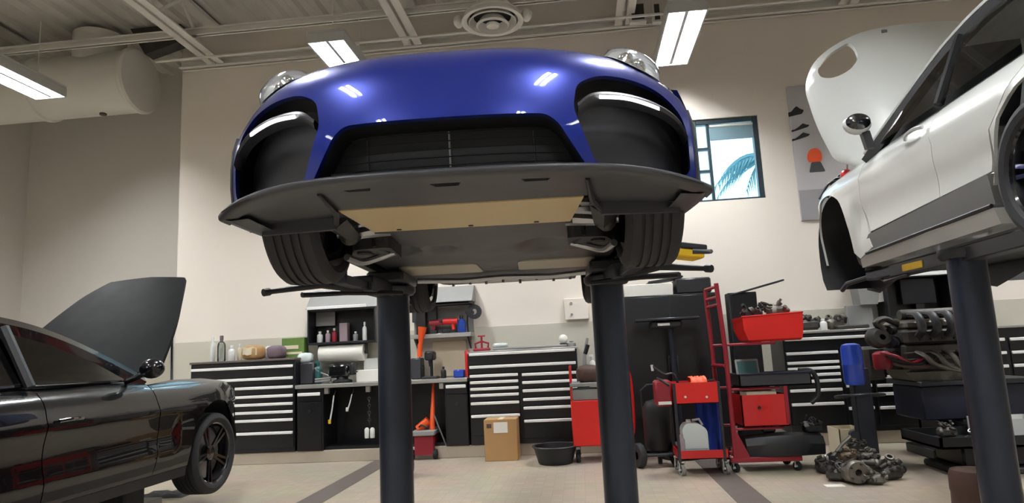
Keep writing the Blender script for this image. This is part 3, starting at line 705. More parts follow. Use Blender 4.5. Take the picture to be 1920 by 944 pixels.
# ------------------------------------------------------------------ black car with raised hood (left bay), nose towards the back wall
LX, LY, LZ = -4.27, 6.78, .27
def CL(a, b_, c): return (LX+a, LY-b_, LZ+c)
lc = thing('black_sedan', 'glossy black car with its hood raised, standing on a low lift', 'car', (LX, LY-2.3, .19))
def lw(b_, c):
    w = .965
    if c > .55: w -= .25*(c-.55)**2.0
    if c > .78: w -= .17*(1-sqrt(max(0., 1-min(1., (c-.78)/.17)**2)))
    if c < .35: w -= .25*(.35-c)
    w += .018*math.exp(-((c-.70)/.05)**2)-.02*math.exp(-((c-.50)/.10)**2)*(1 if b_ > 1.5 else 0)
    if b_ < 1.0: w -= .40*((1.0-b_)/1.0)**2.3
    if b_ > 3.9: w -= .25*((b_-3.9)/1.0)**2
    return w
AR = [(.92+.40*cos(pi*k/18), .325+.40*sin(pi*k/18)) for k in range(19)]
ARr = [(3.85+.40*cos(pi*k/18), .325+.40*sin(pi*k/18)) for k in range(19)]
for s in (-1, 1):
    f = lambda x, y, s=s: CL(s*lw(x, y), x, y)
    lipf = lambda x, y, s=s: CL(s*(lw(x, y)-.02), x, y)
    fend = [(.30, .30), (.52, .25)]+AR[::-1]+[(1.32, .22), (1.78, .22), (1.74, .55), (1.79, .905), (1.4, .93), (1.0, .925), (.62, .88), (.42, .80), (.30, .66)]
    panel(MB(), fend, f, .045, (), lipf).build('front_fender', 'black_paint', lc, ang=60)
    door = [(1.786, .22), (2.86, .22), (2.88, .6), (2.86, .955), (2.2, .945), (1.80, .91), (1.748, .55)]
    panel(MB(), door, f, .05, (), lipf).build('front_door', 'black_paint', lc, ang=60)
    rd = [(2.868, .22), (3.42, .22), (3.47, .5), (3.7, .78), (3.86, .97), (2.868, .957), (2.888, .6)]
    panel(MB(), rd, f, .05, (), lipf).build('rear_door', 'black_paint', lc, ang=60)
    qp = [(3.43, .22)]+ARr[::-1]+[(4.3, .25), (4.85, .32), (4.95, .6), (4.9, .95), (3.868, .97), (3.71, .78), (3.48, .5)]
    panel(MB(), qp, f, .06, (), lipf).build('rear_quarter', 'black_paint', lc, ang=60)
    sill = [(1.33, .14), (3.44, .14), (3.44, .215), (1.33, .215)]
    panel(MB(), sill, lambda x, y: CL(s*(.93-.1*(.215-y)), x, y), .06, (), lambda x, y: CL(s*.80, x, y)).build('sill_skirt', 'black_plastic', lc)
    hw = lambda b_, c: .83-.55*(c-.95)
    # greenhouse: A-pillar/roof rail, side windows
    rail = spline([(1.78, .93), (2.1, 1.10), (2.5, 1.27), (2.9, 1.36), (3.4, 1.39), (4.0, 1.31), (4.55, 1.10)], 6)
    b = MB(); rows = []
    for x, y in rail: rows.append([CL(s*(hw(x, y)+.01), x+.05, y-.05), CL(s*(hw(x, y)+.022), x, y), CL(s*(hw(x, y)-.035), x-.045, y+.045), CL(s*(hw(x, y)-.05), x, y-.01)])
    b.grid(rows, True); b.build('roof_rail', 'black_gloss', lc)
    win = [(1.98, .955), (2.2, 1.08), (2.55, 1.22), (2.92, 1.31), (3.4, 1.34), (3.95, 1.26), (4.35, 1.08), (3.9, .98), (2.9, .965)]
    panel(MB(), win, lambda x, y: CL(s*hw(x, y), x, y), .09).build('side_glass', 'tint_glass', lc)
    b = MB(); b.tube([CL(s*(lw(x, .94)-.004), x, .948+.008*(x-1.8)) for x in (1.85, 2.2, 2.86, 3.86)], .012, 6); b.build('belt_strip', 'black_gloss', lc)
    b = MB(); b.tube([CL(s*.86, 2.9, .95), CL(s*.67, 2.92, 1.33)], .03, 6); b.build('centre_pillar', 'black_plastic', lc)
    b = MB(); b.ell(CL(s*1.03, 1.97, 1.03), (.10, .055, .075), 16, 9); b.tube([CL(s*.84, 2.0, .94), CL(s*.92, 1.99, .97), CL(s*.98, 1.98, 1.0)], .022, 8); b.build('door_mirror', 'black_paint', lc)
    b = MB(); b.tube(spline([CL(s*(lw(2.62, .72)+.012), 2.60, .73), CL(s*(lw(2.7, .72)+.03), 2.70, .735), CL(s*(lw(2.8, .72)+.012), 2.80, .73)], 4), .012, 6); b.build('door_handle', 'black_gloss', lc)
    b = MB().grid([[CL(s*d, .92+.41*cos(pi*k/14), .32+.41*sin(pi*k/14)) for k in range(15)] for d in (.60, .93)]); b.build('arch_liner', 'black_plastic', lc)
    wheel(lc, CL(s*.84, .92, .262), (s, 0, 0), .352, .25, .265, nsp=5); wheel(lc, CL(s*.84, 3.85, .30), (s, 0, 0), .352, .28, .265, nsp=5)
    b = MB(); b.ell(CL(s*.62, .30, .76), (.13, .22, .07), 14, 8); b.build('headlight', 'lens', lc)
def lrow(b_, c, w, crown=.03, n=21): return [CL(w*(-1+2*i/(n-1)), b_, c+crown*(1-(-1+2*i/(n-1))**2)) for i in range(n)]
MB().grid([lrow(1.72, .93, .78), lrow(2.1, 1.10, .73), lrow(2.5, 1.27, .66), lrow(2.72, 1.33, .63)]).build('windscreen', 'tint_glass', lc)
MB().grid([lrow(2.72, 1.33, .63), lrow(3.2, 1.39, .60), lrow(3.7, 1.37, .58)]).build('roof', 'black_paint', lc)
MB().grid([lrow(3.7, 1.37, .58), lrow(4.2, 1.23, .60), lrow(4.6, 1.06, .64)]).build('rear_screen', 'tint_glass', lc)
MB().grid([lrow(4.6, 1.06, .64), lrow(4.85, .98, .70), lrow(4.95, .90, .70, 0), lrow(4.95, .35, .72, 0)]).build('tailgate', 'black_paint', lc)
def nose(c, k): return [CL((-1+2*i/20)*lw(.30, c), .30*abs(-1+2*i/20)**2.6+k-.02, c) for i in range(21)]
MB().grid([nose(.22, .04), nose(.35, 0), nose(.55, .0), nose(.68, .04), nose(.76, .12)]).build('front_bumper', 'black_paint', lc, ang=60)
MB().box(LX-.70, LX+.70, LY-1.55, LY-.35, LZ+.30, LZ+.62, .05).build('engine_cover', 'black_plastic', lc)
MB().box(LX-.74, LX+.74, LY-1.74, LY-1.58, LZ+.80, LZ+.93, .03).build('cowl', 'black_plastic', lc)
panel(MB(), [(-.75, .35), (.75, .35), (.62, .6), (.60, 1.3), (.85, 1.4), (.85, 3.4), (.6, 3.5), (.6, 4.8), (-.6, 4.8), (-.6, 3.5), (-.85, 3.4), (-.85, 1.4), (-.60, 1.3), (-.62, .6)], lambda x, y: CL(x, y, .17), .2).build('underbody', 'black_plastic', lc)
# raised hood
H0 = Vector((0, 5.30, 1.27)); HD = Vector((0, 1.0, .90)).normalized(); HN = Vector((0, -HD.z, HD.y))
def hoodfn(off):
    def f(w, l): 
        n = .05*(1-(w/.78)**2)+.02*sin(pi*l/1.35)
        return tuple(Vector((LX+w, 0, 0))+H0+HD*l+HN*(n+off))
    return f
ho = rnd([(-.78, 0), (-.30, -.03), (.30, -.03), (.76, 0), (.66, .55, .3), (.46, 1.12, .1), (.38, 1.33, .03), (0, 1.36), (-.43, 1.33, .03), (-.58, 1.12, .1), (-.74, .55, .3)], .03)
panel(MB(), ho, hoodfn(0), .06, (), hoodfn(-.03)).build('raised_hood', 'hood_black', lc, ang=60)
ho2 = [(p[0]*.93, .04+p[1]*.93) for p in ho]
panel(MB(), ho2, hoodfn(-.031), .08).build('hood_liner', 'black_plastic', lc, ang=60)
for s in (-1, 1):
    b = MB(); b.tube([CL(s*.70, 1.2, .86), Vector((LX+s*.57, 0, 0))+H0+HD*.62+HN*-.01], .011, 8); b.build('hood_strut', 'steel_dark', lc)
# low lift plates under the black car
for s, l in ((-1, 'low black lift ramp under the far side of the black car'), (1, 'low black lift ramp under the near side of the black car')):
    t = thing('lift_ramp', l, 'lift', (LX+s*.72, LY-2.3, 0)); x = LX+s*.66
    b = MB().box(x-.15, x+.15, LY-3.3, LY-1.5, .02, .10, .01); b.build('ramp_frame', 'steel_dark', t)
    for yy in (LY-3.1, LY-1.75): MB().box(x-.12, x+.12, yy-.12, yy+.12, .10, LZ+.168, .015).build('lift_block', 'rubber', t)
    for q in (-.12, .12): MB().box(x+q-.02, x+q+.02, LY-3.3, LY-1.5, 0, .025).build('skid_foot', 'steel_dark', t)
p = PZ(255, 938, .10)
t = thing('floor_tray', 'white tray lying on the floor beside the black car', 'tray', (p.x, p.y, 0))
MB().box(p.x-.22, p.x+.20, p.y-.25, p.y+.1, 0, .10, .01).build('tray_body', 'white_plastic', t)
p = PZ(330, 922, .02); t = thing('rubber_mat', 'crumpled black rag on the floor by the black car wheel', 'rag', (p.x, p.y, 0))
b = MB(); rows = []
for i in range(9):
    rows.append([(p.x-.28+.5*i/8, p.y-.25+.3*k/6, (.012+.03*abs(sin(i*1.3+k*.9))) if 0 < i < 8 and 0 < k < 6 else .001) for k in range(7)])
b.grid(rows); b.build('cloth', 'black_plastic', t)
# ------------------------------------------------------------------ white SUV on the right lift, nose towards the back wall, wheel off, clamshell hood up
SX, SY, SZ = 3.22, 7.05, 1.66
def CS(a, b_, c): return (SX+a, SY-b_, SZ+c)
sv = thing('white_suv', 'white car raised on the lift with its clamshell hood open and front wheel removed', 'car', (SX, SY-2.3, SZ+.2))
def sw(b_, c):
    w = .97
    if c > .62: w -= .40*(c-.62)**1.8
    if c > .95: w -= 1.2*(c-.95)**1.3
    if c < .55: w -= .10*(.55-c)
    w += .02*math.exp(-((c-.86)/.05)**2)
    if 1.5 < b_ < 3.4: w -= .035*math.exp(-((c-.55)/.14)**2)
    if b_ < .95: w -= .42*((.95-b_)/.95)**2.2
    if b_ > 3.9: w -= .3*((b_-3.9)/.8)**2
    return w
SA2 = [(.92+.445*cos(pi*k/20), .42+.46*sin(pi*k/20)) for k in range(21)]
SA3 = [(3.72+.44*cos(pi*k/20), .42+.44*sin(pi*k/20)) for k in range(21)]
for s in (-1, 1):
    f = lambda x, y, s=s: CS(s*sw(x, y), x, y); lipf = lambda x, y, s=s: CS(s*(sw(x, y)-.02), x, y)
    fend = [(.40, .30), (.475, .30)]+SA2[::-1]+[(1.365, .30), (1.46, .24), (1.70, .30), (1.62, .62), (1.66, 1.0), (1.5, 1.03), (1.2, 1.01), (.95, .985), (.6, .93), (.42, .80)]
    panel(MB(), fend, f, .045, (), lipf).build('front_fender', 'white_paint', sv, ang=60)
    fd = [(1.707, .42), (2.72, .46), (2.74, .8), (2.70, 1.05), (2.2, 1.05), (1.668, 1.0), (1.628, .62)]
    panel(MB(), fd, f, .05, (), lipf).build('front_door', 'white_paint', sv, ang=60)
    rd = [(2.728, .46), (3.26, .48), (3.32, .7), (3.6, .92), (3.75, 1.07), (2.708, 1.05), (2.748, .8)]
    panel(MB(), rd, f, .05, (), lipf).build('rear_door', 'white_paint', sv, ang=60)
    qp = [(3.27, .40)]+SA3[::-1]+[(4.16, .4), (4.5, .45), (4.65, .7), (4.6, 1.1), (3.758, 1.07), (3.61, .92), (3.33, .7)]
    panel(MB(), qp, f, .06, (), lipf).build('rear_quarter', 'white_paint', sv, ang=60)
    bl = [(1.60, .36), (1.68, .405), (2.72, .445), (3.25, .47), (3.25, .30), (1.60, .27)]
    panel(MB(), bl, lambda x, y: CS(s*(.955-.12*(.46-y)), x, y), .06, (), lambda x, y: CS(s*.90, x, y)).build('side_blade', 'grey_trim', sv)
    b = MB(); b.tube([CS(s*.958, 1.62, .262), CS(s*.958, 3.25, .292)], .012, 6); b.build('blade_edge', 'black_plastic', sv)
    bs = [(1.45, .235), (1.58, .255), (3.25, .28), (3.25, .19), (1.42, .17)]
    panel(MB(), bs, lambda x, y: CS(s*(.95-.3*(.28-y)), x, y), .08, (), lambda x, y: CS(s*.75, x, y)).build('sill', 'white_paint', sv)
    hw = lambda x, y: .87-.42*(y-1.05)
    rail = spline([(1.62, 1.02), (1.95, 1.20), (2.3, 1.38), (2.6, 1.50), (3.0, 1.56), (3.7, 1.52), (4.3, 1.38)], 6)
    b = MB(); rows = []
    for x, y in rail: rows.append([CS(s*(hw(x, y)+.012), x+.10, y-.075), CS(s*(hw(x, y)+.02), x, y), CS(s*(hw(x, y)-.04), x-.055, y+.055), CS(s*(hw(x, y)-.07), x+.03, y-.04)])
    b.grid(rows, True); b.build('roof_rail', 'trim_black', sv)
    b = MB(); b.tube([CS(s*(hw(x, y)-.035), x-.055, y+.06) for x, y in rail[:26]], .016, 6); b.build('pillar_trim', 'white_paint', sv)
    win = [(1.86, 1.075), (2.1, 1.24), (2.4, 1.38), (2.68, 1.47), (3.0, 1.51), (3.65, 1.46), (4.1, 1.30), (3.7, 1.09), (2.7, 1.07)]
    panel(MB(), win, lambda x, y: CS(s*hw(x, y), x, y), .09).build('side_glass', 'clear_glass', sv)
    b = MB(); b.tube([CS(s*(hw(2.7, 1.07)+.0), 2.72, 1.06), CS(s*(hw(2.72, 1.5)), 2.74, 1.5)], .03, 6); b.build('centre_pillar', 'trim_black', sv)
    mc = Vector(CS(s*1.035, 1.93, 1.215)); b = MB(); b.ell(mc, (.105, .055, .08), 18, 10); mr = b.build('door_mirror', 'white_paint', sv)
    MB().ell(mc+Vector((0, -.032, .012)), (.092, .037, .066), 18, 10).build('mirror_glass', 'black_gloss', mr)
    b = MB(); b.prism([(mc.x-s*.02, mc.z-.06), (mc.x+s*-.08, mc.z-.06), (SX+s*.93, SZ+1.02), (SX+s*.99, SZ+1.02)], mc.y-.02, mc.y+.03); b.build('mirror_stalk', 'black_plastic', sv)
    b = MB(); b.tube(spline([CS(s*(sw(2.45, .9)+.005), 2.42, .93), CS(s*(sw(2.5, .9)+.035), 2.5, .94), CS(s*(sw(2.6, .9)+.035), 2.6, .945), CS(s*(sw(2.68, .9)+.005), 2.66, .94)], 4), .013, 6); b.build('door_handle', 'white_paint', sv)
    # empty wheel arch liner
    rr = [[CS(s*d, .92+.47*cos(pi*k/18), .40+.48*sin(pi*k/18)) for k in range(-1, 19)]+[CS(s*d, .45, .28), CS(s*d, .47, .16), CS(s*d, .54, .06)] for d in (.45, .90)]
    b = MB().grid(rr); b.build('arch_liner', 'black_plastic', sv)
    panel(MB(), [(.44, .88), (.44, .05), (.7, .0), (1.2, .12), (1.36, .2), (1.36, .88)], lambda x, y: CS(s*.50, x, y), .2).build('inner_panel', 'black_plastic', sv)
    b = MB(); b.cyl(CS(s*.46, .92, .36), CS(s*.67, .92, .36), .07, n=18); b.cyl(CS(s*.66, .92, .36), CS(s*.70, .92, .36), .13, n=24); b.build('hub', 'cast_dark', sv)
    wheel(sv, CS(s*.85, 3.72, .38), (s, 0, 0), .37, .28, .27, nsp=5)
def srow(b_, c, w, crown=.04, n=21): return [CS(w*(-1+2*i/(n-1)), b_, c+crown*(1-(-1+2*i/(n-1))**2)) for i in range(n)]
MB().grid([srow(1.56, 1.02, .82), srow(1.95, 1.23, .76), srow(2.35, 1.44, .69), srow(2.5, 1.51, .66)]).build('windscreen', 'clear_glass', sv)
MB().grid([srow(2.5, 1.51, .66), srow(3.0, 1.59, .64), srow(3.8, 1.55, .62), srow(4.3, 1.45, .6)]).build('roof', 'white_paint', sv)
MB().grid([srow(4.3, 1.45, .6), srow(4.55, 1.1, .7), srow(4.62, .9, .75, 0), srow(4.6, .4, .75, 0)]).build('tailgate', 'white_paint', sv)
panel(MB(), [(-.5, .4), (.5, .4), (.5, 1.4), (.9, 1.42), (.9, 3.25), (.5, 3.25), (.5, 4.5), (-.5, 4.5), (-.5, 3.25), (-.9, 3.25), (-.9, 1.42), (-.5, 1.4)], lambda x, y: CS(x, y, .20), .25).build('underbody', 'black_plastic', sv)
b = MB(); rows = []
for c, k in ((.62, .02), (.80, .05)):
    rows.append([CS((-1+2*i/16)*.62, .15*abs(-1+2*i/16)**2+.28+k, c) for i in range(17)])
b.grid(rows); b.build('front_crossmember', 'steel_dark', sv)
MB().box(SX-.80, SX+.80, SY-1.62, SY-1.45, SZ+.88, SZ+1.0, .03).build('cowl', 'black_plastic', sv)
b = MB()
for k in range(4): b.tube(spline([CS(-.9+.06*k, .62+.05*k, .92), CS(-.80+.04*k, .70, 1.06+.03*k), CS(-.62, .8+.08*k, 1.0)], 5), .012, 6)
b.build('engine_bay_hose', 'black_plastic', sv)
b = MB(); b.ell(CS(-.83, 1.12, 1.02), (.05, .06, .05), 12, 8); b.build('reservoir_cap', 'red', sv)
# open clamshell hood with headlight cut-outs
G0 = Vector((0, 5.36, SZ+1.04)); GD = Vector((0, .60, 1.36)).normalized(); GN = Vector((0, -GD.z, GD.y))
def hf(off):
    def f(w, l):
        q = abs(w)/.97; n = .04*sin(pi*min(1, l/1.5)); yy = .52*q**3.0+.06*max(0, (l-.95)/.55)**2
        p = Vector((SX+w, 0, 0))+G0+GD*l+GN*(n+off); p.y += yy; p.z -= .03*max(0, (l-.95)/.55)**2+.06*q**4*(l/1.5); return tuple(p)
    return f
ho = rnd([(-.80, -.02, .02), (-.4, -.06), (.4, -.06), (.80, -.02, .02), (.93, .12, .08), (.97, .55, .2), (.965, 1.08, .25), (.86, 1.36, .2), (.55, 1.52, .2), (0, 1.55, .2), (-.55, 1.52, .2), (-.86, 1.36, .2), (-.965, 1.08, .25), (-.97, .55, .2), (-.93, .12, .08)], .05)
def hl(s): return rnd([(s*.60, 1.41, .04), (s*.585, 1.30, .05), (s*.60, 1.13, .06), (s*.69, 1.01, .07), (s*.80, .99, .07), (s*.865, 1.07, .06), (s*.865, 1.20, .05), (s*.76, 1.34, .05)], .04)
panel(MB(), ho, hf(0), .05, [hl(-1), hl(1)], hf(-.035)).build('clamshell_hood', 'white_paint', sv, ang=60)
for s in (-1, 1):
    a = Vector(CS(s*.80, 1.0, .96)); q = Vector(hf(-.03)(s*.72, .75)); MB().tube([a, q], .012, 8).build('hood_strut', 'white_plastic', sv)
b = MB(); b.cbox(hf(.01)(-.32, 1.44), (.05, .012, .03), .004); b.build('hood_latch', 'grey_trim', sv)
# lift under the white car
def CS2(a, b_, c): return (SX+a, SY-.0-b_, SZ+.15+c)
def lift2(s, label):
    base = Vector((SX+s*.79, 4.42, 0)); zt = SZ+.075
    t = thing('lift_post', label, 'lift', tuple(base), 'lift posts')
    MB().cyl(base, (base.x, base.y, zt), .108, n=36).build('piston', 'post', t)
    MB().lathe([(.19, 0), (.19, .012), (.13, .02), (.13, 0)], base, n=32, closed=True).build('floor_collar', 'steel_dark', t)
    MB().lathe([(0, 0), (.135, 0), (.15, .02), (.15, .06), (0, .06)], (base.x, base.y, zt), n=32).build('head_plate', 'steel_dark', t)
    for (y1, xo) in ((5.62, -.12), (3.3, 0)):
        p0 = Vector((base.x, base.y, zt+.02)); p1 = Vector((base.x+s*.05, y1, zt+.02)); d = p1-p0; ang = atan2(d.y, d.x); L_ = d.length; T = Matrix.Translation(p0) @ Matrix.Rotation(ang, 4, 'Z')
        MB().box(-.05, L_*.7, -.06, .06, -.045, .05, .008).xf(T).build('arm_outer', 'steel_dark', t); MB().box(L_*.6, L_+.05, -.045, .045, -.03, .035, .006).xf(T).build('arm_inner', 'post', t)
        b = MB().cyl(p1+Vector((0, 0, .03)), p1+Vector((0, 0, .06)), .03, n=12); b.cyl(p1+Vector((0, 0, .05)), p1+Vector((0, 0, .075)), .06, n=16); b.build('pad', 'rubber', t)
        if y1 > 5 and s < 0:
            m = p0.lerp(p1, .42); sd = Vector((-d.y, d.x, 0)).normalized(); sd = sd if sd.x < 0 else -sd
            MB().cbox(m+sd*.062, (.26, .012, .05), .003, (0, 0, ang)).build('yellow_label', 'yellow', t)
            b = MB(); b.tube([p1+Vector((-.02, .05, 0)), p1+Vector((-.12, .25, -.03)), p1+Vector((-.1, .42, -.07))], .02, 7); b.tube([p1+Vector((.05, .0, -.02)), p1+Vector((-.05, -.3, -.07)), p1+Vector((-.02, -.6, -.05))], .014, 7); b.build('swing_handle', 'black_plastic', t)
lift2(-1, 'dark steel lift post beneath the white car, with yellow labelled arm'); lift2(1, 'dark steel lift post beneath the far side of the white car')
# ------------------------------------------------------------------ tool cabinets and benches along the back wall
def cabinet(name, label, u0, u1, vt, uc, cols, topm='top_brown', zb=.15, x1=None, grp=None):
    x0 = PY(u0, 740, CF).x; x1 = PY(u1, 740, CF).x if x1 is None else x1; zt = PY(uc, vt, CF).z
    t = thing(name, label, 'cabinet', ((x0+x1)/2, CF+.28, zb), grp)
    b = MB().box(x0, x1, CF, WY-.02, zb, zt-.03, .004); b.build('carcass', 'cab_body', t)
    MB().box(x0-.01, x1+.01, CF-.03, WY-.02, zt-.03, zt, .006).build('top_board', topm, t)
    for (a, c, uh, hs) in cols:
        xa, xb = PY(a, 740, CF).x+.012, PY(c, 740, CF).x-.012; zz = [PY(uh, v, CF).z+.022 for v in hs]
        for i, z in enumerate(zz):
            z2 = zz[i+1]+.008 if i+1 < len(zz) else (max(zb+.06, z-.26) if len(hs) > 2 or True else z-.2)
            if (i+1 == len(zz)) and len(hs) <= 2: z2 = hs_next[0]
            d = MB().box(xa, xb, CF-.02, CF, z2, z, .003).build('drawer', 'cab_black', t)
            MB().box(xa+.006, xb-.006, CF-.042, CF-.018, z-.04, z-.004, .006).build('handle', 'handle', d)
    return t, x0, x1, zt
hs_next = [PY(455, 727.7, CF).z+.03]
tl = cabinet('tool_cabinet', 'black drawer cabinet beside the black car with bottles on top', 357, 553, 676, 455, [(357, 553, 455, [691, 713]), (440, 553, 497, [727.7, 744, 759, 774, 789, 813]), (357, 438, 398, [730, 750, 770, 795])])
hs_next = [PY(980, 702, CF).z+.03]
tm = cabinet('tool_cabinet', 'black drawer cabinet with bright handles behind the cardboard box', 880, 1086, 655, 982, [(880, 1086, 982, [661, 685]), (880, 976, 926, [704.5, 716.5, 729, 741, 756, 780]), (978, 1086, 1028, [701, 716, 731.5, 748, 764, 788.5])], 'worktop')
hs_next = [PY(1560, 660, CF).z+.03]
tr = cabinet('tool_cabinet', 'black drawer cabinet behind the blue canister', 1478, 1716, 619, 1560, [(1478, 1638, 1558, [634]), (1478, 1582, 1530, [662, 680, 691, 703, 715, 732, 758]), (1584, 1638, 1600, [664, 690, 724, 766]), (1642, 1716, 1679, [690, 706, 722, 738, 764])], 'worktop')
cabinet('tool_cabinet', 'black drawer cabinet at the end of the row behind the engine', 1720, 2080, 610, 1900, [(1724, 1900, 1810, [640, 665, 690, 715, 740]), (1904, 2080, 1990, [632, 657, 682, 707, 732])], 'worktop')
# bench between the cabinets
xa, xb = tl[2]+.015, tm[1]-.015; zb_ = PY(800, 712, CF).z
t = thing('work_bench', 'steel topped work bench between the two drawer cabinets', 'bench', ((xa+xb)/2, CF+.28, .15))
MB().box(xa, xb, CF-.04, WY-.02, zb_-.05, zb_, .006).build('worktop', 'worktop', t)
MB().box(xa, xb, WY-.08, WY-.04, .15, zb_-.05).build('back_panel', 'cab_black', t)
MB().box(xa, xb, CF+.06, WY-.08, .15, .19).build('base_shelf', 'cab_black', t)
for (u0, u1, vh) in ((557, 606, 740), (834, 879, 725)):
    x0, x1 = PY(u0, 740, CF).x, PY(u1, 740, CF).x; p = MB().box(max(x0, xa+.005), min(x1, xb-.005), CF, WY-.09, .15, zb_-.052, .004).build('pedestal', 'cab_body', t)
    zh = PY((u0+u1)/2, vh, CF).z
    MB().box(x0+.02, x1-.02, CF-.022, CF-.001, zh-.09, zh+.04, .003).build('drawer', 'cab_black', t)
    MB().box(x0+.02, x1-.03, CF-.045, CF-.021, zh-.02, zh+.022, .006).build('drawer_handle', 'handle', t)
    d = MB().box(x0+.02, x1-.02, CF-.02, CF-.001, .17, zh-.10, .003).build('door', 'cab_black', t)
    MB().cyl(((x0+x1)/2, CF-.02, zh-.22), ((x0+x1)/2, CF-.045, zh-.22), .022, n=12).build('door_knob', 'steel_dark', d)
for u in (612, 690, 828):
    x = PY(u, 740, CF).x; MB().box(x-.03, x+.03, CF-.01, CF+.05, zb_-.13, zb_-.05, .006).build('bracket', 'worktop', t)
# tools hanging under the bench
def hang(name, label, u0, v0, u1, v1, m, r, m2=None):
    p, q = PY(u0, v0, CF-.06), PY(u1, v1, CF-.06); t = thing(name, label, 'tool', tuple(q))
    MB().tube([p, p.lerp(q, .5)+Vector((.005, 0, 0)), q], [r*.7, r*.8, r], 8).build('shaft', m, t)
    MB().cyl(q+Vector((0, 0, .05)), q, r*1.6, n=10).build('grip', m2 or m, t)
    MB().tube([p, p+Vector((0, .05, .03)), p+Vector((0, .05, .06))], .005, 6).build('hook', 'steel_dark', t)
hang('air_gun', 'yellow ended air gun hanging under the bench edge', 626, 742, 618, 795, 'white_plastic', .012, 'yellow')
hang('air_gun', 'plain white air gun hanging under the bench edge', 660, 740, 651, 772, 'white_plastic', .011)
p = PY(692, 745, CF-.06); t = thing('chain_hoist', 'short chain with two white end weights hanging by the lift post', 'chain', (p.x, CF-.06, PY(692, 822, CF-.06).z))
for k in range(8):
    z = p.z-.045*k-.02; MB().lathe([(.018+.006*cos(2*pi*i/8), .006*sin(2*pi*i/8)) for i in range(8)], (p.x, CF-.06, z), (1, .4*(k % 2), 0) if k % 2 else (0, 1, 0), 12, closed=True).build('link', 'steel_dark', t)
for s in (-1, 1): MB().lathe([(0, 0), (.028, 0), (.03, .02), (.03, .11), (.015, .13), (0, .13)], (p.x+s*.036, CF-.06, PY(692, 822, CF-.06).z), n=14).build('weight', 'white_plastic', t)
# ------------------------------------------------------------------ small goods
def bottle(name, label, u, v0, v1, Y, r, m, cap, spray=False, grp=None, base=None, cat='bottle'):
    p = PY(u, v1, Y); z = p.z if base is None else base; h = PY(u, v0, Y).z-z; x = p.x
    t = thing(name, label, cat, (x, Y, z), grp)
    MB().lathe([(0, 0), (r*.9, 0), (r, h*.04), (r, h*.62), (r*.8, h*.72), (r*.35, h*.78), (r*.35, h*.84), (0, h*.84)], (x, Y, z), n=18).build('body', m, t)
    if spray:
        b = MB(); b.cyl((x, Y, z+h*.83), (x, Y, z+h*.92), r*.4, n=10); b.box(x-r*.9, x+r*.4, Y-r*.25, Y+r*.25, z+h*.90, z+h, .004); b.tube([(x-r*.5, Y, z+h*.92), (x-r*.6, Y, z+h*.84), (x-r*.4, Y, z+h*.78)], r*.12, 6); b.build('trigger', cap, t)
    else: MB().lathe([(0, h*.82), (r*.45, h*.82), (r*.45, h*.98), (r*.4, h), (0, h)], (x, Y, z), n=14).build('cap', cap, t)
    return t
def carton(name, label, u0, v0, u1, v1, Y, d, m, extra=None, cat='box', base=None, ch=.006, part='carton'):
    x0, x1, z0, z1 = rect(u0, v0, u1, v1, Y); z0 = z0 if base is None else base
    t = thing(name, label, cat, ((x0+x1)/2, Y+d/2, z0)); MB().box(x0, x1, Y, Y+d, z0, z1, ch).build(part, m, t)
    if extra: extra(t, x0, x1, z0, z1)
    return t
ZT = tl[3]
bottle('spray_bottle', 'pale spray bottle on the drawer cabinet, beside the taller clear bottle', 399, 632, 676, 8.95, .035, 'white_plastic', 'white_plastic', True, base=ZT)
bottle('spray_bottle', 'tall grey clear bottle on the drawer cabinet', 415, 630, 676, 8.85, .055, 'clear_plastic', 'purple_grey', base=ZT)
bottle('spray_can', 'white can with grey label on the drawer cabinet', 434, 648, 676, 8.85, .045, 'white_plastic', 'white_plastic', base=ZT, cat='can')
bottle('spray_can', 'slim cream can beside the orange brown bag', 449, 645, 676, 8.95, .03, 'pegboard', 'white_plastic', base=ZT, cat='can')
def lump(name, label, u, v, Y, r, m, cat, base=None, jit=.06, n=2, seed=1):
    random.seed(seed); p = PY(u, v, Y); t = thing(name, label, cat, (p.x, Y, base if base is not None else p.z-r[2])); c = Vector((p.x, Y, (base+r[2]*.98) if base is not None else p.z))
    b = MB(); b.ell((0, 0, 0), (1, 1, 1), 22, 12, jit=jit*.8); b.v = [tuple(c[i]+r[i]*math.copysign(abs(q[i])**.6, q[i]) for i in range(3)) for q in b.v]; b.v = [(x, y, max(z, base) if base is not None else z) for x, y, z in b.v]; b.build('bundle', m, t, ang=50)
    return t, c
t, c = lump('paper_bag', 'orange brown paper bag lying on the drawer cabinet', 476, 660, 8.88, (.15, .11, .10), 'cardboard', 'bag', ZT)
b = MB(); b.grid([[(c.x-.1+.2*i/6, 8.76-.02*sin(i), c.z-.03+.05*k+.01*sin(i*2)) for i in range(7)] for k in range(3)]); b.build('printed_label', 'pegboard', t)
lump('shop_rag', 'purple grey rag heaped at the edge of the drawer cabinet', 520, 668, 8.85, (.12, .13, .09), 'purple_grey', 'rag', ZT, .12, seed=3)
lump('plastic_bag', 'crumpled pale plastic bag behind the purple grey rag', 508, 662, 9.0, (.09, .06, .09), 'white_plastic', 'bag', ZT, .14, seed=5)
def gbx(t, x0, x1, z0, z1):
    b = MB(); b.box(x0+.02, x1-.08, 8.876, 8.881, z0+.12, z0+.17); b.box(x0+.05, x1-.03, 8.876, 8.881, z0+.05, z0+.08); b.build('printed_band', 'pegboard', t, smooth=False)
carton('green_carton', 'green printed carton standing at the end of the drawer cabinet', 528, 634, 570, 676, 8.88, .16, 'green_box', gbx, base=ZT)
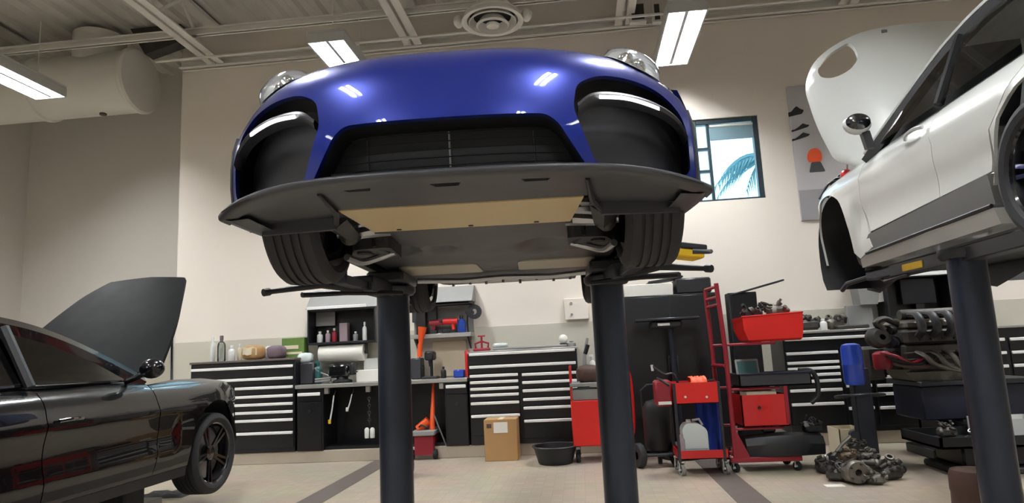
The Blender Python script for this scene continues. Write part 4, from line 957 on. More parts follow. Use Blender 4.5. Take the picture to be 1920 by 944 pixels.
# bench top, left part
ZB = zb_
carton('grey_bin', 'grey plastic bin on the bench beside the drawer cabinet', 561, 680, 588, 715, 8.75, .2, 'dark_plastic', base=ZB, ch=.02, cat='bin')
lump('plastic_bag', 'pale green plastic bag stuffed in the grey bin', 573, 672, 8.87, (.1, .08, .07), 'jug', 'bag', None, .15, seed=8)
bottle('spray_bottle', 'teal spray bottle on the bench by the grey bin', 597, 678, 714, 8.78, .045, 'teal', 'teal', True, base=ZB)
p = PY(600, 700, 8.72); t = thing('air_hose', 'grey coiled hose lying on the bench', 'hose', (p.x, 8.72, ZB))
b = MB(); b.tube([(p.x+.10*cos(k*.5)+.05, 8.70+.09*sin(k*.5), ZB+.016+.006*k*.4+(.12*max(0, (k-24)/8)**2)) for k in range(33)], .012, 7); b.build('coil', 'skin_grey', t)
p = PY(640, 692, 8.74); t = thing('bench_vise', 'black bench vise on the work bench', 'vise', (p.x, 8.74, ZB)); x = p.x; y = 8.78
MB().lathe([(0, 0), (.13, 0), (.13, .03), (.08, .05), (.07, .08), (0, .08)], (x, y, ZB), n=20).build('swivel_base', 'black_plastic', t)
MB().box(x-.17, x+.10, y-.09, y+.09, ZB+.07, ZB+.25, .03).build('fixed_jaw', 'black_gloss', t)
MB().box(x+.12, x+.19, y-.09, y+.09, ZB+.10, ZB+.26, .025).build('moving_jaw', 'black_plastic', t)
b = MB(); b.cyl((x+.1, y, ZB+.14), (x+.24, y, ZB+.14), .022, n=12); b.cyl((x+.235, y-.1, ZB+.14), (x+.235, y+.1, ZB+.14), .009, n=8); b.build('spindle', 'chrome', t)
carton('white_carton', 'low white carton on the bench behind the lift post', 668, 694, 712, 716, 8.74, .22, 'paper', base=ZB)
carton('white_carton', 'taller white carton standing against the wall behind the lift post', 682, 672, 720, 716, 8.99, .15, 'white_plastic', base=ZB)
# overhead cabinet with visor light
def overhead(name, label, u0, v0, u1, v1, slope_v, Y=8.86, strip=True):
    x0, x1, z0, z1 = rect(u0, v0, u1, v1, Y); zt = PY((u0+u1)/2, slope_v, WY).z
    t = thing(name, label, 'cabinet', ((x0+x1)/2, 9.0, z0))
    MB().box(x0, x1, WY-.03, WY-.005, z0, z1).build('back_board', 'cab_black', t)
    for a, b_ in ((x0, x0+.02), (x1-.02, x1)): MB().box(a, b_, Y, WY-.03, z0, z1, .003).build('side_board', 'cab_body', t)
    MB().box(x0+.02, x1-.02, Y, WY-.03, z0, z0+.03, .003).build('bottom_board', 'cab_body', t)
    MB().box(x0+.02, x1-.02, Y, WY-.03, z1-.03, z1, .003).build('top_board', 'cab_body', t)
    b = MB(); b.prism([(Y-.01, z1), (WY-.012, z1), (WY-.012, zt), (WY-.10, zt)], x0-.02, x1+.02, 'yz'); b.build('sloped_hood', 'skin_grey', t, smooth=False)
    if strip: MB().box(x0, x1-.12, Y-.03, Y-.011, z1-.005, z1+.035, .004).build('edge_strip', 'handle', t)
    return t, x0, x1, z0, z1
oc = overhead('overhead_cabinet', 'black open overhead cabinet with sloped grey hood above the bench', 576, 578, 704, 645, 545)
zs = oc[3]+.03
carton('notice_board', 'small pale framed notice inside the overhead cabinet', 592, 585, 628, 612, 9.1, .02, 'skin_grey', cat='notice', part='board')
for (u, v0, Y, r, m, cp, l) in ((600, 622, 9.0, .04, 'white_plastic', 'white_plastic', 'white jar at the left end of the overhead cabinet shelf'), (615, 620, 8.98, .035, 'pink_grey', 'white_plastic', 'pinkish jar on the overhead cabinet shelf'), (627, 616, 9.0, .035, 'red_dark', 'white_plastic', 'dark red can on the overhead cabinet shelf'), (667, 622, 9.0, .035, 'skin_grey', 'white_plastic', 'grey jar on the overhead cabinet shelf by the white bottle')):
    bottle('storage_jar', l, u, v0, 640, Y, r, m, cp, base=zs, cat='jar')
carton('small_carton', 'pink grey carton on the overhead cabinet shelf', 636, 606, 651, 640, 8.98, .12, 'pink_grey', base=zs)
bottle('storage_bottle', 'slim white bottle on the overhead cabinet shelf', 684, 604, 640, 8.95, .03, 'white_plastic', 'white_plastic', base=zs)
x0, x1, z0, z1 = rect(600, 647, 683, 684, 8.95); t = thing('towel_roll', 'white paper towel roll mounted below the overhead cabinet', 'roll', ((x0+x1)/2, 8.98, z0))
MB().lathe([(.03, 0), (.115, 0), (.12, .01), (.12, x1-x0-.01), (.115, x1-x0), (.03, x1-x0)], (x0, 8.98, oc[3]-.125), (1, 0, 0), 28).build('paper', 'paper', t)
b = MB(); b.cyl((x0-.02, 8.98, oc[3]-.125), (x1+.02, 8.98, oc[3]-.125), .012, n=8); b.box(x0-.03, x0-.015, 8.95, 9.01, oc[3]-.15, oc[3]); b.box(x1+.015, x1+.03, 8.95, 9.01, oc[3]-.15, oc[3]); b.build('holder', 'steel_dark', t)
# right part of the bench wall: dark board, hood, shelf and tools
oc2 = overhead('overhead_cabinet', 'grey overhead hood with shelf behind the lift post', 772, 567, 882, 572, 540, strip=False)
x0, x1, z0, z1 = rect(772, 545, 818, 604, 9.1); tag(MB().box(x0, x1, 9.1, 9.19, z0, z1, .006).build('dark_board', 'dark_plastic'), 'dark grey board fixed to the wall behind the lift post', 'board')
x0, x1, z0, z1 = rect(770, 626, 884, 634, 8.95); SHZ = z1; SX0, SX1 = x0, x1
t = thing('wall_shelf', 'grey wall shelf holding red tools above the bench', 'shelf', ((x0+x1)/2, 9.07, z0)); MB().box(x0, x1, 8.9, 9.18, z0, z1, .004).build('board', 'worktop', t)
MB().box(x0, x1, 9.165, 9.185, z1, z1+.36).build('back_panel', 'skin_grey', t)
for x in (x0+.04, x1-.06): MB().prism([(8.95, z0), (9.18, z0), (9.18, z0-.16)], x, x+.02, 'yz').build('bracket', 'steel_dark', t)
x0, x1, z0, z1 = rect(812, 640, 876, 708, 9.17); tag(MB().box(x0, x1, 9.16, 9.184, ZB+.01, z1, .004).build('cream_board', 'pegboard'), 'cream backing board on the wall below the shelf', 'board')
def drill(name, label, u, v, Y, m, base, s=1., flip=1):
    p = PY(u, v, Y); t = thing(name, label, 'tool', (p.x, Y, base)); x = p.x
    MB().cyl((x-.12*s*flip, Y, base+.17*s), (x+.09*s*flip, Y, base+.17*s), .045*s, n=14).build('motor', m, t)
    MB().cyl((x+.09*s*flip, Y, base+.17*s), (x+.15*s*flip, Y, base+.17*s), .025*s, .012*s, n=10).build('chuck', 'black_plastic', t)
    b = MB(); b.tube([(x-.04*s*flip, Y, base+.15*s), (x-.06*s*flip, Y, base+.05*s)], .024*s, 8); b.build('grip', m, t)
    MB().box(x-.11*s, x+.0*s, Y-.035*s, Y+.035*s, base, base+.06*s, .01).build('battery', 'black_plastic', t)
drill('power_drill', 'dark red drill at the middle of the wall shelf', 820, 610, 9.02, 'red_dark', SHZ, .9)
drill('power_drill', 'bright red drill on the wall shelf beside the blue canister', 843, 610, 8.99, 'red_bright', SHZ, .95, -1)
bottle('blue_canister', 'blue canister on the end of the wall shelf', 866, 592, 627, 9.0, .055, 'blue_cloth', 'black_plastic', base=SHZ, cat='canister')
carton('black_case', 'small black case on the wall shelf by the lift post', 780, 575, 798, 627, 9.0, .12, 'black_plastic', base=SHZ, cat='case', ch=.01)
p = PY(786, 640, 8.88); t = thing('trouble_light', 'orange hand lamp hanging below the wall shelf', 'lamp', (p.x, 8.88, PY(786, 670, 8.88).z)); x = p.x; z = t.location.z
MB().tube([(x, 8.88, z), (x+.01, 8.88, z+.16), (x+.03, 8.88, z+.22)], [.035, .032, .025], 10).build('handle', 'orange', t); MB().cyl((x+.02, 8.88, z+.2), (x+.05, 8.88, z+.40), .03, .06, n=12).build('lamp_head', 'orange', t)
MB().tube([(x, 8.88, z), (x-.01, 8.88, z-.06), (x+.06, 8.87, z-.14), (x+.04, 8.87, ZB+.01-.0)], .008, 6).build('cord', 'black_plastic', t)
p = PY(889, 585, 9.0); t = thing('hose_reel', 'small dark hose reel on the wall above the red vise', 'reel', (p.x, 9.0, p.z-.09))
MB().lathe([(.04, -.03), (.10, -.03), (.10, -.02), (.055, -.02), (.055, .02), (.10, .02), (.10, .03), (.04, .03)], p, (0, 1, 0), 24, closed=True).build('drum', 'steel_dark', t); MB().box(p.x-.13, p.x-.03, 9.03, 9.19, p.z-.02, p.z+.02).build('arm', 'steel_dark', t)
MB().tube([p+Vector((-.09, 0, 0)), p+Vector((-.10, 0, -.15)), p+Vector((-.09, 0, -.27))], .012, 6).build('hose_end', 'black_plastic', t)
ZM = tm[3]
p = PY(903, 640, 8.85); t = thing('pipe_vise', 'small red clamp standing on the drawer cabinet', 'clamp', (p.x, 8.85, ZM)); x = p.x
MB().box(x-.11, x+.11, 8.79, 8.91, ZM, ZM+.04, .01).build('base', 'red_dark', t); b = MB(); b.cyl((x, 8.85, ZM+.04), (x, 8.85, ZM+.2), .014, n=10); b.cyl((x-.05, 8.85, ZM+.2), (x+.05, 8.85, ZM+.2), .01, n=8); b.build('screw', 'red_dark', t)
MB().tube([(x-.08, 8.85, ZM+.04), (x-.09, 8.85, ZM+.10), (x, 8.85, ZM+.13), (x+.09, 8.85, ZM+.10), (x+.08, 8.85, ZM+.04)], .014, 8).build('yoke', 'red_dark', t)
b = MB().box(PY(925, 650, 8.75).x, PY(1062, 650, 8.75).x, 8.72, 9.1, ZM, ZM+.035, .01); tag(b.build('parts_tray', 'skin_grey'), 'flat grey tray on the drawer cabinet with bright handles', 'tray')
lump('shop_rag', 'pale green rag on the flat grey tray', 938, 647, 8.85, (.10, .09, .03), 'jug', 'rag', ZM+.035, .15, seed=12)
p = PY(1056, 636, 8.85); t = thing('work_lamp', 'small white round lamp on the flat grey tray', 'lamp', (p.x, 8.85, ZM+.035)); MB().lathe([(0, 0), (.05, 0), (.05, .015), (.015, .02), (.015, .05)], (p.x, 8.85, ZM+.035), n=14).build('foot', 'steel_dark', t); MB().ell((p.x, 8.85, ZM+.105), .06, 14, 9).build('globe', 'paper', t)
bottle('storage_jar', 'grey jar at the end of the drawer cabinet near the lift post', 1072, 640, 655, 8.85, .06, 'skin_grey', 'skin_grey', base=ZM, cat='jar')
bx = ZB
p = PY(806, 690, 8.8); t = thing('drill_press', 'small black drill press on the bench', 'tool', (p.x, 8.85, bx)); x = p.x
MB().box(x-.10, x+.10, 8.74, 8.94, bx, bx+.03, .008).build('base', 'black_plastic', t); MB().cyl((x, 8.9, bx+.03), (x, 8.9, bx+.34), .02, n=10).build('column', 'steel_dark', t); MB().box(x-.06, x+.06, 8.74, 8.95, bx+.24, bx+.36, .02).build('head', 'black_plastic', t); MB().cyl((x, 8.79, bx+.24), (x, 8.79, bx+.16), .018, .008, n=10).build('chuck', 'steel_dark', t)
bottle('storage_jar', 'small black jar on the bench below the cream board', 832, 688, 712, 8.8, .035, 'black_plastic', 'black_plastic', base=bx, cat='jar')
carton('parts_box', 'blue plastic parts box on the bench', 850, 694, 870, 712, 8.75, .12, 'blue_plastic', base=bx, ch=.012)
carton('first_aid_case', 'red case leaning at the end of the bench by the drawer cabinet', 872, 658, 877.5, 712, 8.8, .25, 'red_bright', base=bx, cat='case', ch=.008)
carton('grey_bin', 'dark grey open case on the bench behind the lift post', 770, 672, 790, 712, 8.8, .2, 'dark_plastic', base=bx, cat='bin', ch=.015)
# white control box on the wall
x0, x1, z0, z1 = rect(1058, 560, 1104, 600, WY); t = thing('control_box', 'white control box mounted on the back wall', 'box', ((x0+x1)/2, WY, z0)); MB().box(x0, x1, WY-.07, WY-.001, z0, z1, .008).build('case', 'wall', t)
for zz in (z0+.07, z1-.07): MB().cyl((x0+.10, WY-.07, zz), (x0+.10, WY-.085, zz), .018, n=10).build('knob', 'skin_grey', t)
# cardboard box, oil pan
x0, x1, _, z1 = rect(908, 788, 970, 858, CF-.36); t = thing('cardboard_box', 'cardboard box with white shipping label in front of the drawers', 'box', ((x0+x1)/2, CF-.2, 0))
zt_ = PY(940, 787, CF-.36).z; MB().box(x0, x1, CF-.36, CF-.06, 0, zt_, .006).build('carton', 'cardboard', t)
a = PY(925, 793, CF-.362); c2 = PY(952, 812, CF-.362); MB().box(a.x, c2.x, CF-.363, CF-.3595, c2.z, a.z).build('shipping_label', 'paper', t, smooth=False)
a = PY(912, 796, CF-.362); MB().box(a.x, a.x+.06, CF-.363, CF-.3595, a.z-.05, a.z).build('printed_mark', 'brown', t, smooth=False)
MB().box((x0+x1)/2-.03, (x0+x1)/2+.03, CF-.36, CF-.06, zt_-.001, zt_+.001).build('packing_tape', 'pegboard', t, smooth=False)
p = PZ(1052, 860, .0); p.y -= .33; p.x -= .05; t = thing('drain_pan', 'round black oil drain pan on the floor', 'pan', (p.x, p.y, 0))
MB().lathe([(0, .012), (.20, .012), (.245, .17), (.262, .185), (.262, .20), (.235, .20), (.19, 0.0), (0, 0)], (p.x, p.y, 0), n=36).build('basin', 'black_plastic', t)
MB().lathe([(.262, .19), (.27, .195), (.262, .205), (.25, .2)], (p.x, p.y, 0), n=36, closed=True).build('rim', 'dark_plastic', t)
# ------------------------------------------------------------------ helpers for carts
def caster(parent, x, y, r=.05, h=.12, m='rubber', fm='alu', ang=0.):
    w = MB().lathe([(r*.5, -.016), (r*.95, -.018), (r, -.010), (r, .010), (r*.95, .018), (r*.5, .016)], (x, y, r), (cos(ang), sin(ang), 0), 20).build('caster_wheel', m, parent)
    b = MB(); ax = Vector((cos(ang), sin(ang), 0))
    for s in (-1, 1):
        q = Vector((x, y, 0))+ax*s*.024; b.add([q+Vector((0, -.012, r*.9)), q+Vector((0, .012, r*.9)), q+Vector((0, .03, h)), q+Vector((0, -.03, h)), q+ax*.004*s+Vector((0, -.012, r*.9)), q+ax*.004*s+Vector((0, .012, r*.9)), q+ax*.004*s+Vector((0, .03, h)), q+ax*.004*s+Vector((0, -.03, h))], [(0, 1, 2, 3), (4, 5, 6, 7), (0, 1, 5, 4), (1, 2, 6, 5), (2, 3, 7, 6), (3, 0, 4, 7)])
    b.cyl((x, y, h-.01), (x, y, h+.005), .035, n=12); b.cyl(Vector((x, y, r))-ax*.03, Vector((x, y, r))+ax*.03, .012, n=8); b.build('caster_fork', fm, w)
def tray(mb, x0, x1, y0, y1, z0, z1, t=.006):
    mb.box(x0, x1, y0, y1, z0, z0+t); mb.box(x0, x1, y0, y0+t, z0, z1); mb.box(x0, x1, y1-t, y1, z0, z1); mb.box(x0, x0+t, y0, y1, z0, z1); mb.box(x1-t, x1, y0, y1, z0, z1)
# ------------------------------------------------------------------ red service cart
Y0 = 6.95; x0, x1, _, _ = rect(1262, 715, 1350, 745, Y0); zt0, zt1 = PY(1300, 758, Y0).z, PY(1300, 718, Y0).z; Y1 = Y0+.42; xs0 = x0-.02
t = thing('service_cart', 'red two tray service cart on white casters holding a white jug', 'cart', ((x0+x1)/2, Y0+.2, 0))
b = MB(); tray(b, x0, x1, Y0, Y1, zt0, zt1, .008); b.build('top_tray', 'red_bright', t)
zb0 = PY(1310, 862, Y0).z; b = MB(); tray(b, x0, x1+.03, Y0, Y1, zb0, zb0+.085, .008); b.build('bottom_tray', 'red', t)
for x in (x0+.012, x1-.012):
    for y in (Y0+.012, Y1-.012): MB().box(x-.014, x+.014, y-.014, y+.014, .13, zt1, .003).build('corner_post', 'steel_dark', t)
MB().tube([(x0-.03, Y0+.04, zt1-.02), (x0-.11, Y0+.06, zt1+.04), (x0-.11, Y1-.06, zt1+.04), (x0-.03, Y1-.04, zt1-.02)], .012, 8).build('push_handle', 'black_plastic', t)
for x in (x0+.03, x1+.0):
    for y in (Y0+.05, Y1-.05): caster(t, x, y, .055, .135, 'skin_grey', 'white_plastic', .3)
for u in (1285, 1325): 
    p = PY(u, 745, Y0-.002); MB().cyl(p, p+Vector((0, -.006, 0)), .012, n=10).build('rivet', 'white_plastic', t)
xm = (x0+x1)/2
jx0, jx1, jz0, jz1 = rect(1280, 794, 1327, 845, Y0+.12); t = thing('fluid_jug', 'white translucent jug with pale blue fluid on the lower tray of the service cart', 'jug', ((jx0+jx1)/2, Y0+.2, zb0+.01))
zz = zb0+.008; b = MB(); b.prism(rnd([(jx0, zz), (jx1, zz), (jx1, jz1-.06, .05), (jx1-.09, jz1, .03), (jx0+.04, jz1, .03), (jx0, jz1-.05, .03)], .03), Y0+.10, Y0+.30); b.build('container', 'jug', t)
MB().box(jx0-.002, jx1+.002, Y0+.098, Y0+.302, zz+.02, zz+.09, .01).build('fluid_level', 'teal_liquid', t); MB().cyl((jx0+.08, Y0+.2, jz1), (jx0+.08, Y0+.2, jz1+.03), .025, n=12).build('cap', 'white_plastic', t); MB().tube([(jx1-.03, Y0+.2, jz1-.03), (jx1-.06, Y0+.2, jz1+.03), (jx1-.13, Y0+.2, jz1+.02)], .012, 8).build('grip', 'jug', t)
bx0 = PY(1335, 820, Y0+.2).x
t = thing('blue_towel', 'blue cloth hanging down inside the service cart', 'cloth', (bx0, Y0+.25, zb0+.02)); b = MB(); rows = []
for k in range(12): rows.append([(bx0-.13+.24*i/14, Y0+.27+.03*sin(i*1.4+k*.2), zt0-.02-k*(zt0-zb0-.05)/11) for i in range(15)])
b.grid(rows); b.build('fold', 'blue_cloth', t)
t = thing('spray_can', 'pale can lying at the open side of the service cart', 'can', (x0+.06, Y0+.1, zb0+.01)); MB().lathe([(0, 0), (.03, 0), (.032, .01), (.032, .17), (.02, .19), (.02, .22), (0, .22)], (x0+.05, Y0+.07, zb0+.012), (0, 0, 1), 16).build('body', 'pink_grey', t)
# on the top tray: orange glove, hoses, tools
p = PY(1305, 708, Y0+.15); t = thing('work_glove', 'orange work glove draped over the red cart edge', 'glove', (p.x, Y0+.1, zt1-.05)); b = MB(); rows = []
for k in range(9):
    a = pi*.95*k/8; rows.append([(p.x-.08+.16*i/8+.01*sin(k), Y0+.14-.15*cos(a)*.7, zt1-.02+.075*sin(a)+.008*sin(i*2.1+k)) for i in range(9)])
b.grid(rows); b.build('fabric', 'orange', t)
p = PY(1300, 705, Y0+.25); t = thing('air_hose', 'black coiled air hose lying on the red service cart', 'hose', (p.x, Y0+.22, zt0+.01)); b = MB()
b.tube([(p.x+.19*cos(k*.42), Y0+.22+.15*sin(k*.42), zt0+.02+.0032*k) for k in range(62)], .013, 7); b.build('coil', 'black_plastic', t)
p0 = PY(1222, 687, Y0+.2); t = thing('oil_nozzle', 'grey dispensing nozzle arching out of the red service cart', 'tool', (x0+.1, Y0+.2, zt0+.01)); b = MB()
b.tube(spline([(x0+.12, Y0+.2, zt0+.02), (x0+.05, Y0+.2, zt1+.07), (p0.x+.12, Y0+.2, p0.z-.09), tuple(p0)], 6), .013, 8); b.build('spout', 'steel_dark', t); MB().cyl(p0+Vector((0, 0, .012)), p0+Vector((.005, 0, -.05)), .014, n=10).build('tip', 'white_plastic', t)
t = thing('tool_roll', 'dark red pouch with a white stripe on the service cart end', 'pouch', (x0-.1, Y0+.1, zt0-.1)); b = MB(); b.box(x0-.17, x0-.006, Y0+.05, Y0+.3, zt0-.02, zt1+.03, .02); b.build('pouch', 'red_dark', t); MB().box(x0-.15, x0-.02, Y0+.044, Y0+.05, zt0+.0, zt0+.03).build('stripe', 'paper', t)
# black air tank with wheels behind the cart
p = PZ(1236, 858, .12); t = thing('oil_drainer', 'black wheeled drain tank behind the red service cart', 'tank', (p.x, 7.35, 0)); x = p.x
MB().lathe([(0, .16), (.14, .16), (.16, .19), (.16, .62), (.12, .68), (.04, .70), (0, .70)], (x+.04, 7.65, 0), n=24).build('tank', 'black_plastic', t)
for s in (-1, 1): MB().lathe([(.04, -.03), (.12, -.035), (.13, -.02), (.13, .02), (.12, .035), (.04, .03)], (x+.04+s*.2-.04, 7.5, .13), (1, .4, 0), 24).build('wheel', 'rubber', t); 
MB().tube([(x-.10, 7.65, .18), (x-.12, 7.65, .80), (x-.05, 7.65, .86), (x+.1, 7.65, .86)], .014, 8).build('handle', 'steel_dark', t); MB().cyl((x-.17, 7.5, .13), (x+.22, 7.5, .13), .02, n=8).build('axle', 'steel_dark', t); MB().cyl((x+.04, 7.72, 0), (x+.04, 7.72, .17), .025, n=8).build('foot', 'steel_dark', t)
# ------------------------------------------------------------------ tall red parts rack
Y0 = 7.05; t = None
fx0, fx1 = PY(1362, 700, Y0+.30).x, PY(1386, 700, Y0).x
bl, br = PZ(1388, 877, .10), PZ(1535, 880, .10); RX0, RX1 = bl.x, br.x
t = thing('parts_rack', 'tall red rolling parts rack with red bin and black trays', 'rack', ((RX0+RX1)/2, Y0+.25, 0))
zt = PY(1375, 530, Y0).z; ra = RX0+.02; rbk = RX0-.03
MB().tube([(ra, Y0, .12), (ra, Y0, 1.2), (ra-.03, Y0, zt)], .024, 10).build('upright', 'red_dark', t)
MB().tube([(rbk, Y0+.42, .12), (rbk, Y0+.42, 1.2), (rbk-.02, Y0+.42, zt-.04)], .024, 10).build('upright', 'red_dark', t)
for z in (zt-.03, zt-.14, zt-.22, 1.05): MB().tube([(ra-.02, Y0, z), (rbk-.015, Y0+.42, z)], .018, 8).build('cross_bar', 'red_dark', t)
for y in (Y0, Y0+.42): MB().box(RX0-.03, RX1, y-.025, y+.025, .10, .15, .006).build('base_rail', 'red_dark', t)
MB().box(RX1-.05, RX1, Y0, Y0+.42, .10, .15, .006).build('base_rail', 'red_dark', t)
MB().prism([(RX0, .15), (RX0+.16, .15), (RX0+.04, .42), (RX0, .42)], Y0-.02, Y0+.0).build('gusset', 'red_dark', t)
for x in (RX0+.02, RX1-.04):
    for y in (Y0+.03, Y0+.39): caster(t, x, y, .045, .105, 'rubber', 'white_plastic', .5)
for v in (800, 725, 640):
    z = PY(1440, v, Y0).z; MB().tube([(ra, Y0+.02, z-.02), (ra+.5, Y0+.02, z-.02)], .014, 6).build('shelf_arm', 'red_dark', t); MB().tube([(rbk, Y0+.40, z-.02), (ra+.5, Y0+.40, z-.02)], .014, 6).build('shelf_arm', 'red_dark', t)
def zat(u, v): return PY(u, v, Y0).z
# bins on the rack
x0, x1 = PY(1392, 615, Y0).x, PY(1506, 615, Y0).x; z0, z1 = zat(1450, 640), zat(1450, 592)
t = thing('red_bin', 'bright red tapered bin on top of the parts rack', 'bin', ((x0+x1)/2, Y0+.2, z0))
b = MB(); rows = []
for z, g, yo in ((z1, 0, -.03), ((z0+z1)/2, .005, -.02), (z0+.02, .03, .0), (z0, .06, .03)): rows.append([(x0+g*1.6, Y0+yo, z), (x1-g*.5, Y0+yo, z+.02*(z-z0)/(z1-z0)), (x1-g*.5, Y0+.42-yo, z), (x0+g*1.6, Y0+.42-yo, z)])
b.grid(rows, True); b.add([rows[-1][i] for i in range(4)], [(0, 1, 2, 3)]); b.add([(x0+.02, Y0+.01, z1-.03), (x1-.02, Y0+.01, z1-.03), (x1-.02, Y0+.4, z1-.03), (x0+.02, Y0+.4, z1-.03)], [(0, 1, 2, 3)]); b.build('bin_body', 'red_bright', t, ang=30)
MB().tube([(x0-.005, Y0-.032, z1), (x1+.005, Y0-.032, z1+.02)], .008, 6).build('rim', 'red', t)
ZR = z1-.03
def parts(name, label, cx, cy, z, sc_, seed, m='cast', n=7, cat='part', m2=None):
    """an irregular machined casting: block, flanges, bores and bolts"""
    random.seed(seed); t = thing(name, label, cat, (cx, cy, z)); R = random.uniform
    MB().cbox((cx, cy, z+sc_*.28), (sc_*.85, sc_*.6, sc_*.46), sc_*.12, (0, 0, R(-.5, .5))).build('block', m, t)
    for i in range(n+4):
        a = R(0, 2*pi); p = Vector((cx+cos(a)*sc_*R(.25, .5), cy+sin(a)*sc_*R(.15, .3), z+sc_*R(.25, .62))); d = Vector((R(-1, 1), R(-1, .1), R(-.2, 1))).normalized(); r = sc_*R(.10, .2)
        b = MB()
        if i % 3 == 0: b.lathe([(r*.5, 0), (r, 0), (r, sc_*.09), (r*.8, sc_*.12), (r*.8, sc_*.2), (r*.5, sc_*.2), (r*.5, 0)], p, d, 16); nm = 'flange'
        elif i % 3 == 1: b.tube([p, p+d*sc_*.2, p+d*sc_*.3+Vector((R(-.2, .2)*sc_, 0, 0))], r*.5, 10); nm = 'pipe_stub'
        else: b.cbox(p, (r*1.6, r*1.2, r*1.1), r*.25, (R(-.6, .6), R(-.6, .6), R(-1, 1))); nm = 'lug'
        b.v = [(x, y, max(zq, z)) for x, y, zq in b.v]; b.build(nm, (m2 or 'cast_dark') if i % 2 else m, t)
    return t
parts('engine_casting', 'grey metal casting resting in the red bin, by the rack upright', x0+.17, Y0+.2, ZR, .22, 21, 'steel_dark'); parts('engine_casting', 'larger grey metal casting resting in the red bin', x0+.42, Y0+.2, ZR, .26, 22, 'cast')
b = MB().box(x0-.03, x1-.1, Y0+.05, Y0+.38, z1+.0, z1+.006); tag(b.build('sheet_panel', 'skin_grey'), 'flat grey sheet lying across the red bin rim', 'sheet') if False else None
# black tray with tablet and gloves
x0, x1 = PY(1385, 715, Y0).x, PY(1520, 715, Y0).x; z0, z1 = zat(1450, 724), zat(1450, 700)
t = thing('black_tray', 'black plastic tray on the middle level of the parts rack', 'tray', ((x0+x1)/2, Y0+.2, z0)); b = MB(); tray(b, x0, x1, Y0-.03, Y0+.45, z0, z1, .012); b.build('tray_body', 'dark_plastic', t); MB().tube([(x0, Y0-.035, z1), (x1, Y0-.035, z1)], .012, 6).build('rim', 'navy', t)
p = PY(1402, 662, Y0+.25); t = thing('tablet', 'small grey tablet computer propped up on the black tray', 'tablet', (p.x, Y0+.25, z0+.012)); b = MB(); Mx = Matrix.Translation((p.x, Y0+.3, z0+.014)) @ Matrix.Rotation(radians(-14), 4, 'X')
MB().box(-.12, .12, -.01, .01, 0, .26, .01, Mx).build('case', 'skin_grey', t); MB().box(-.10, .10, -.014, -.009, .03, .235, 0, Mx).build('display', 'teal', t, smooth=False); MB().box(p.x-.12, p.x+.12, Y0+.06, Y0+.28, z0+.012, z0+.03, .005).build('keyboard_base', 'red_dark', t)
lump('work_glove', 'pink grey work glove lying on the black tray', 1437, 688, Y0+.1, (.09, .06, .04), 'pink_grey', 'glove', z0+.012, .15, seed=31); lump('shop_rag', 'dark rag lying on the black tray beside the glove', 1470, 684, Y0+.15, (.10, .08, .05), 'black_plastic', 'rag', z0+.012, .15, seed=32)
# hose hanging from the tray end
p = PY(1525, 705, Y0+.1); t = thing('black_hose', 'thick black hose bent over the end of the parts rack', 'hose', (p.x, Y0+.1, p.z-.25)); MB().tube(spline([(p.x-.14, Y0+.1, p.z+.06), (p.x-.02, Y0+.1, p.z+.05), (p.x+.03, Y0+.1, p.z-.05), (p.x+.02, Y0+.1, p.z-.2), (p.x-.05, Y0+.1, p.z-.27)], 5), .024, 10).build('hose', 'black_plastic', t)
# red drawer box
x0, x1 = PY(1390, 765, Y0).x, PY(1477, 765, Y0).x; z0, z1 = zat(1435, 800), zat(1435, 740)
t = thing('red_toolbox', 'dark red steel box on the parts rack with round lock', 'box', ((x0+x1)/2, Y0+.2, z0)); b = MB(); tray(b, x0, x1, Y0-.02, Y0+.42, z0, z1, .01); b.build('box_body', 'red', t); p = PY(1424, 765, Y0-.02); MB().cyl(p, p+Vector((0, -.012, 0)), .016, n=12).build('lock', 'black_plastic', t); MB().box(x1-.03, x1+.01, Y0-.025, Y0+.0, z0+.02, z1+.11, .004).build('corner_strip', 'red_dark', t)
p = PY(1425, 735, Y0+.1); t = thing('plastic_tub', 'pale flat tub inside the red steel box', 'tub', (p.x, Y0+.15, z1-.06)); MB().box(p.x-.16, p.x+.14, Y0+.02, Y0+.3, z1-.05, z1+.03, .01).build('tub', 'pegboard', t)
# bumper part on the base
z0 = .152; x0, x1 = PY(1400, 840, Y0).x, PY(1548, 840, Y0).x; t = thing('bumper_part', 'black moulded bumper piece lying on the base of the parts rack', 'part', ((x0+x1)/2, Y0+.2, z0)); rows = []
zz = zat(1470, 812)-z0
for k in range(13):
    s = k/12; x = x0+(x1-x0)*s; h = zz*(.85+.15*sin(pi*s)); o = .06*(2*s-1)**2
    rows.append([(x, Y0-.05+o, z0), (x, Y0-.07+o, z0+h*.55), (x, Y0-.03+o, z0+h*.9), (x, Y0+.06+o, z0+h), (x, Y0+.30, z0+h*.85), (x, Y0+.36, z0)])
b = MB().grid(rows, True); b.add(rows[0], [tuple(range(6))]); b.add(rows[-1], [tuple(range(6))]); b.build('moulding', 'black_plastic', t); ZBP = z0+zz
parts('engine_casting', 'dark bracket with pale tips on the black bumper piece', PY(1440, 805, Y0+.15).x, Y0+.15, ZBP-.02, .16, 41, 'steel_dark', m2='alu'); parts('engine_casting', 'black pump with silver coil on the end of the bumper piece', PY(1520, 800, Y0+.15).x, Y0+.12, ZBP-.035, .2, 42, 'black_plastic', m2='alu')
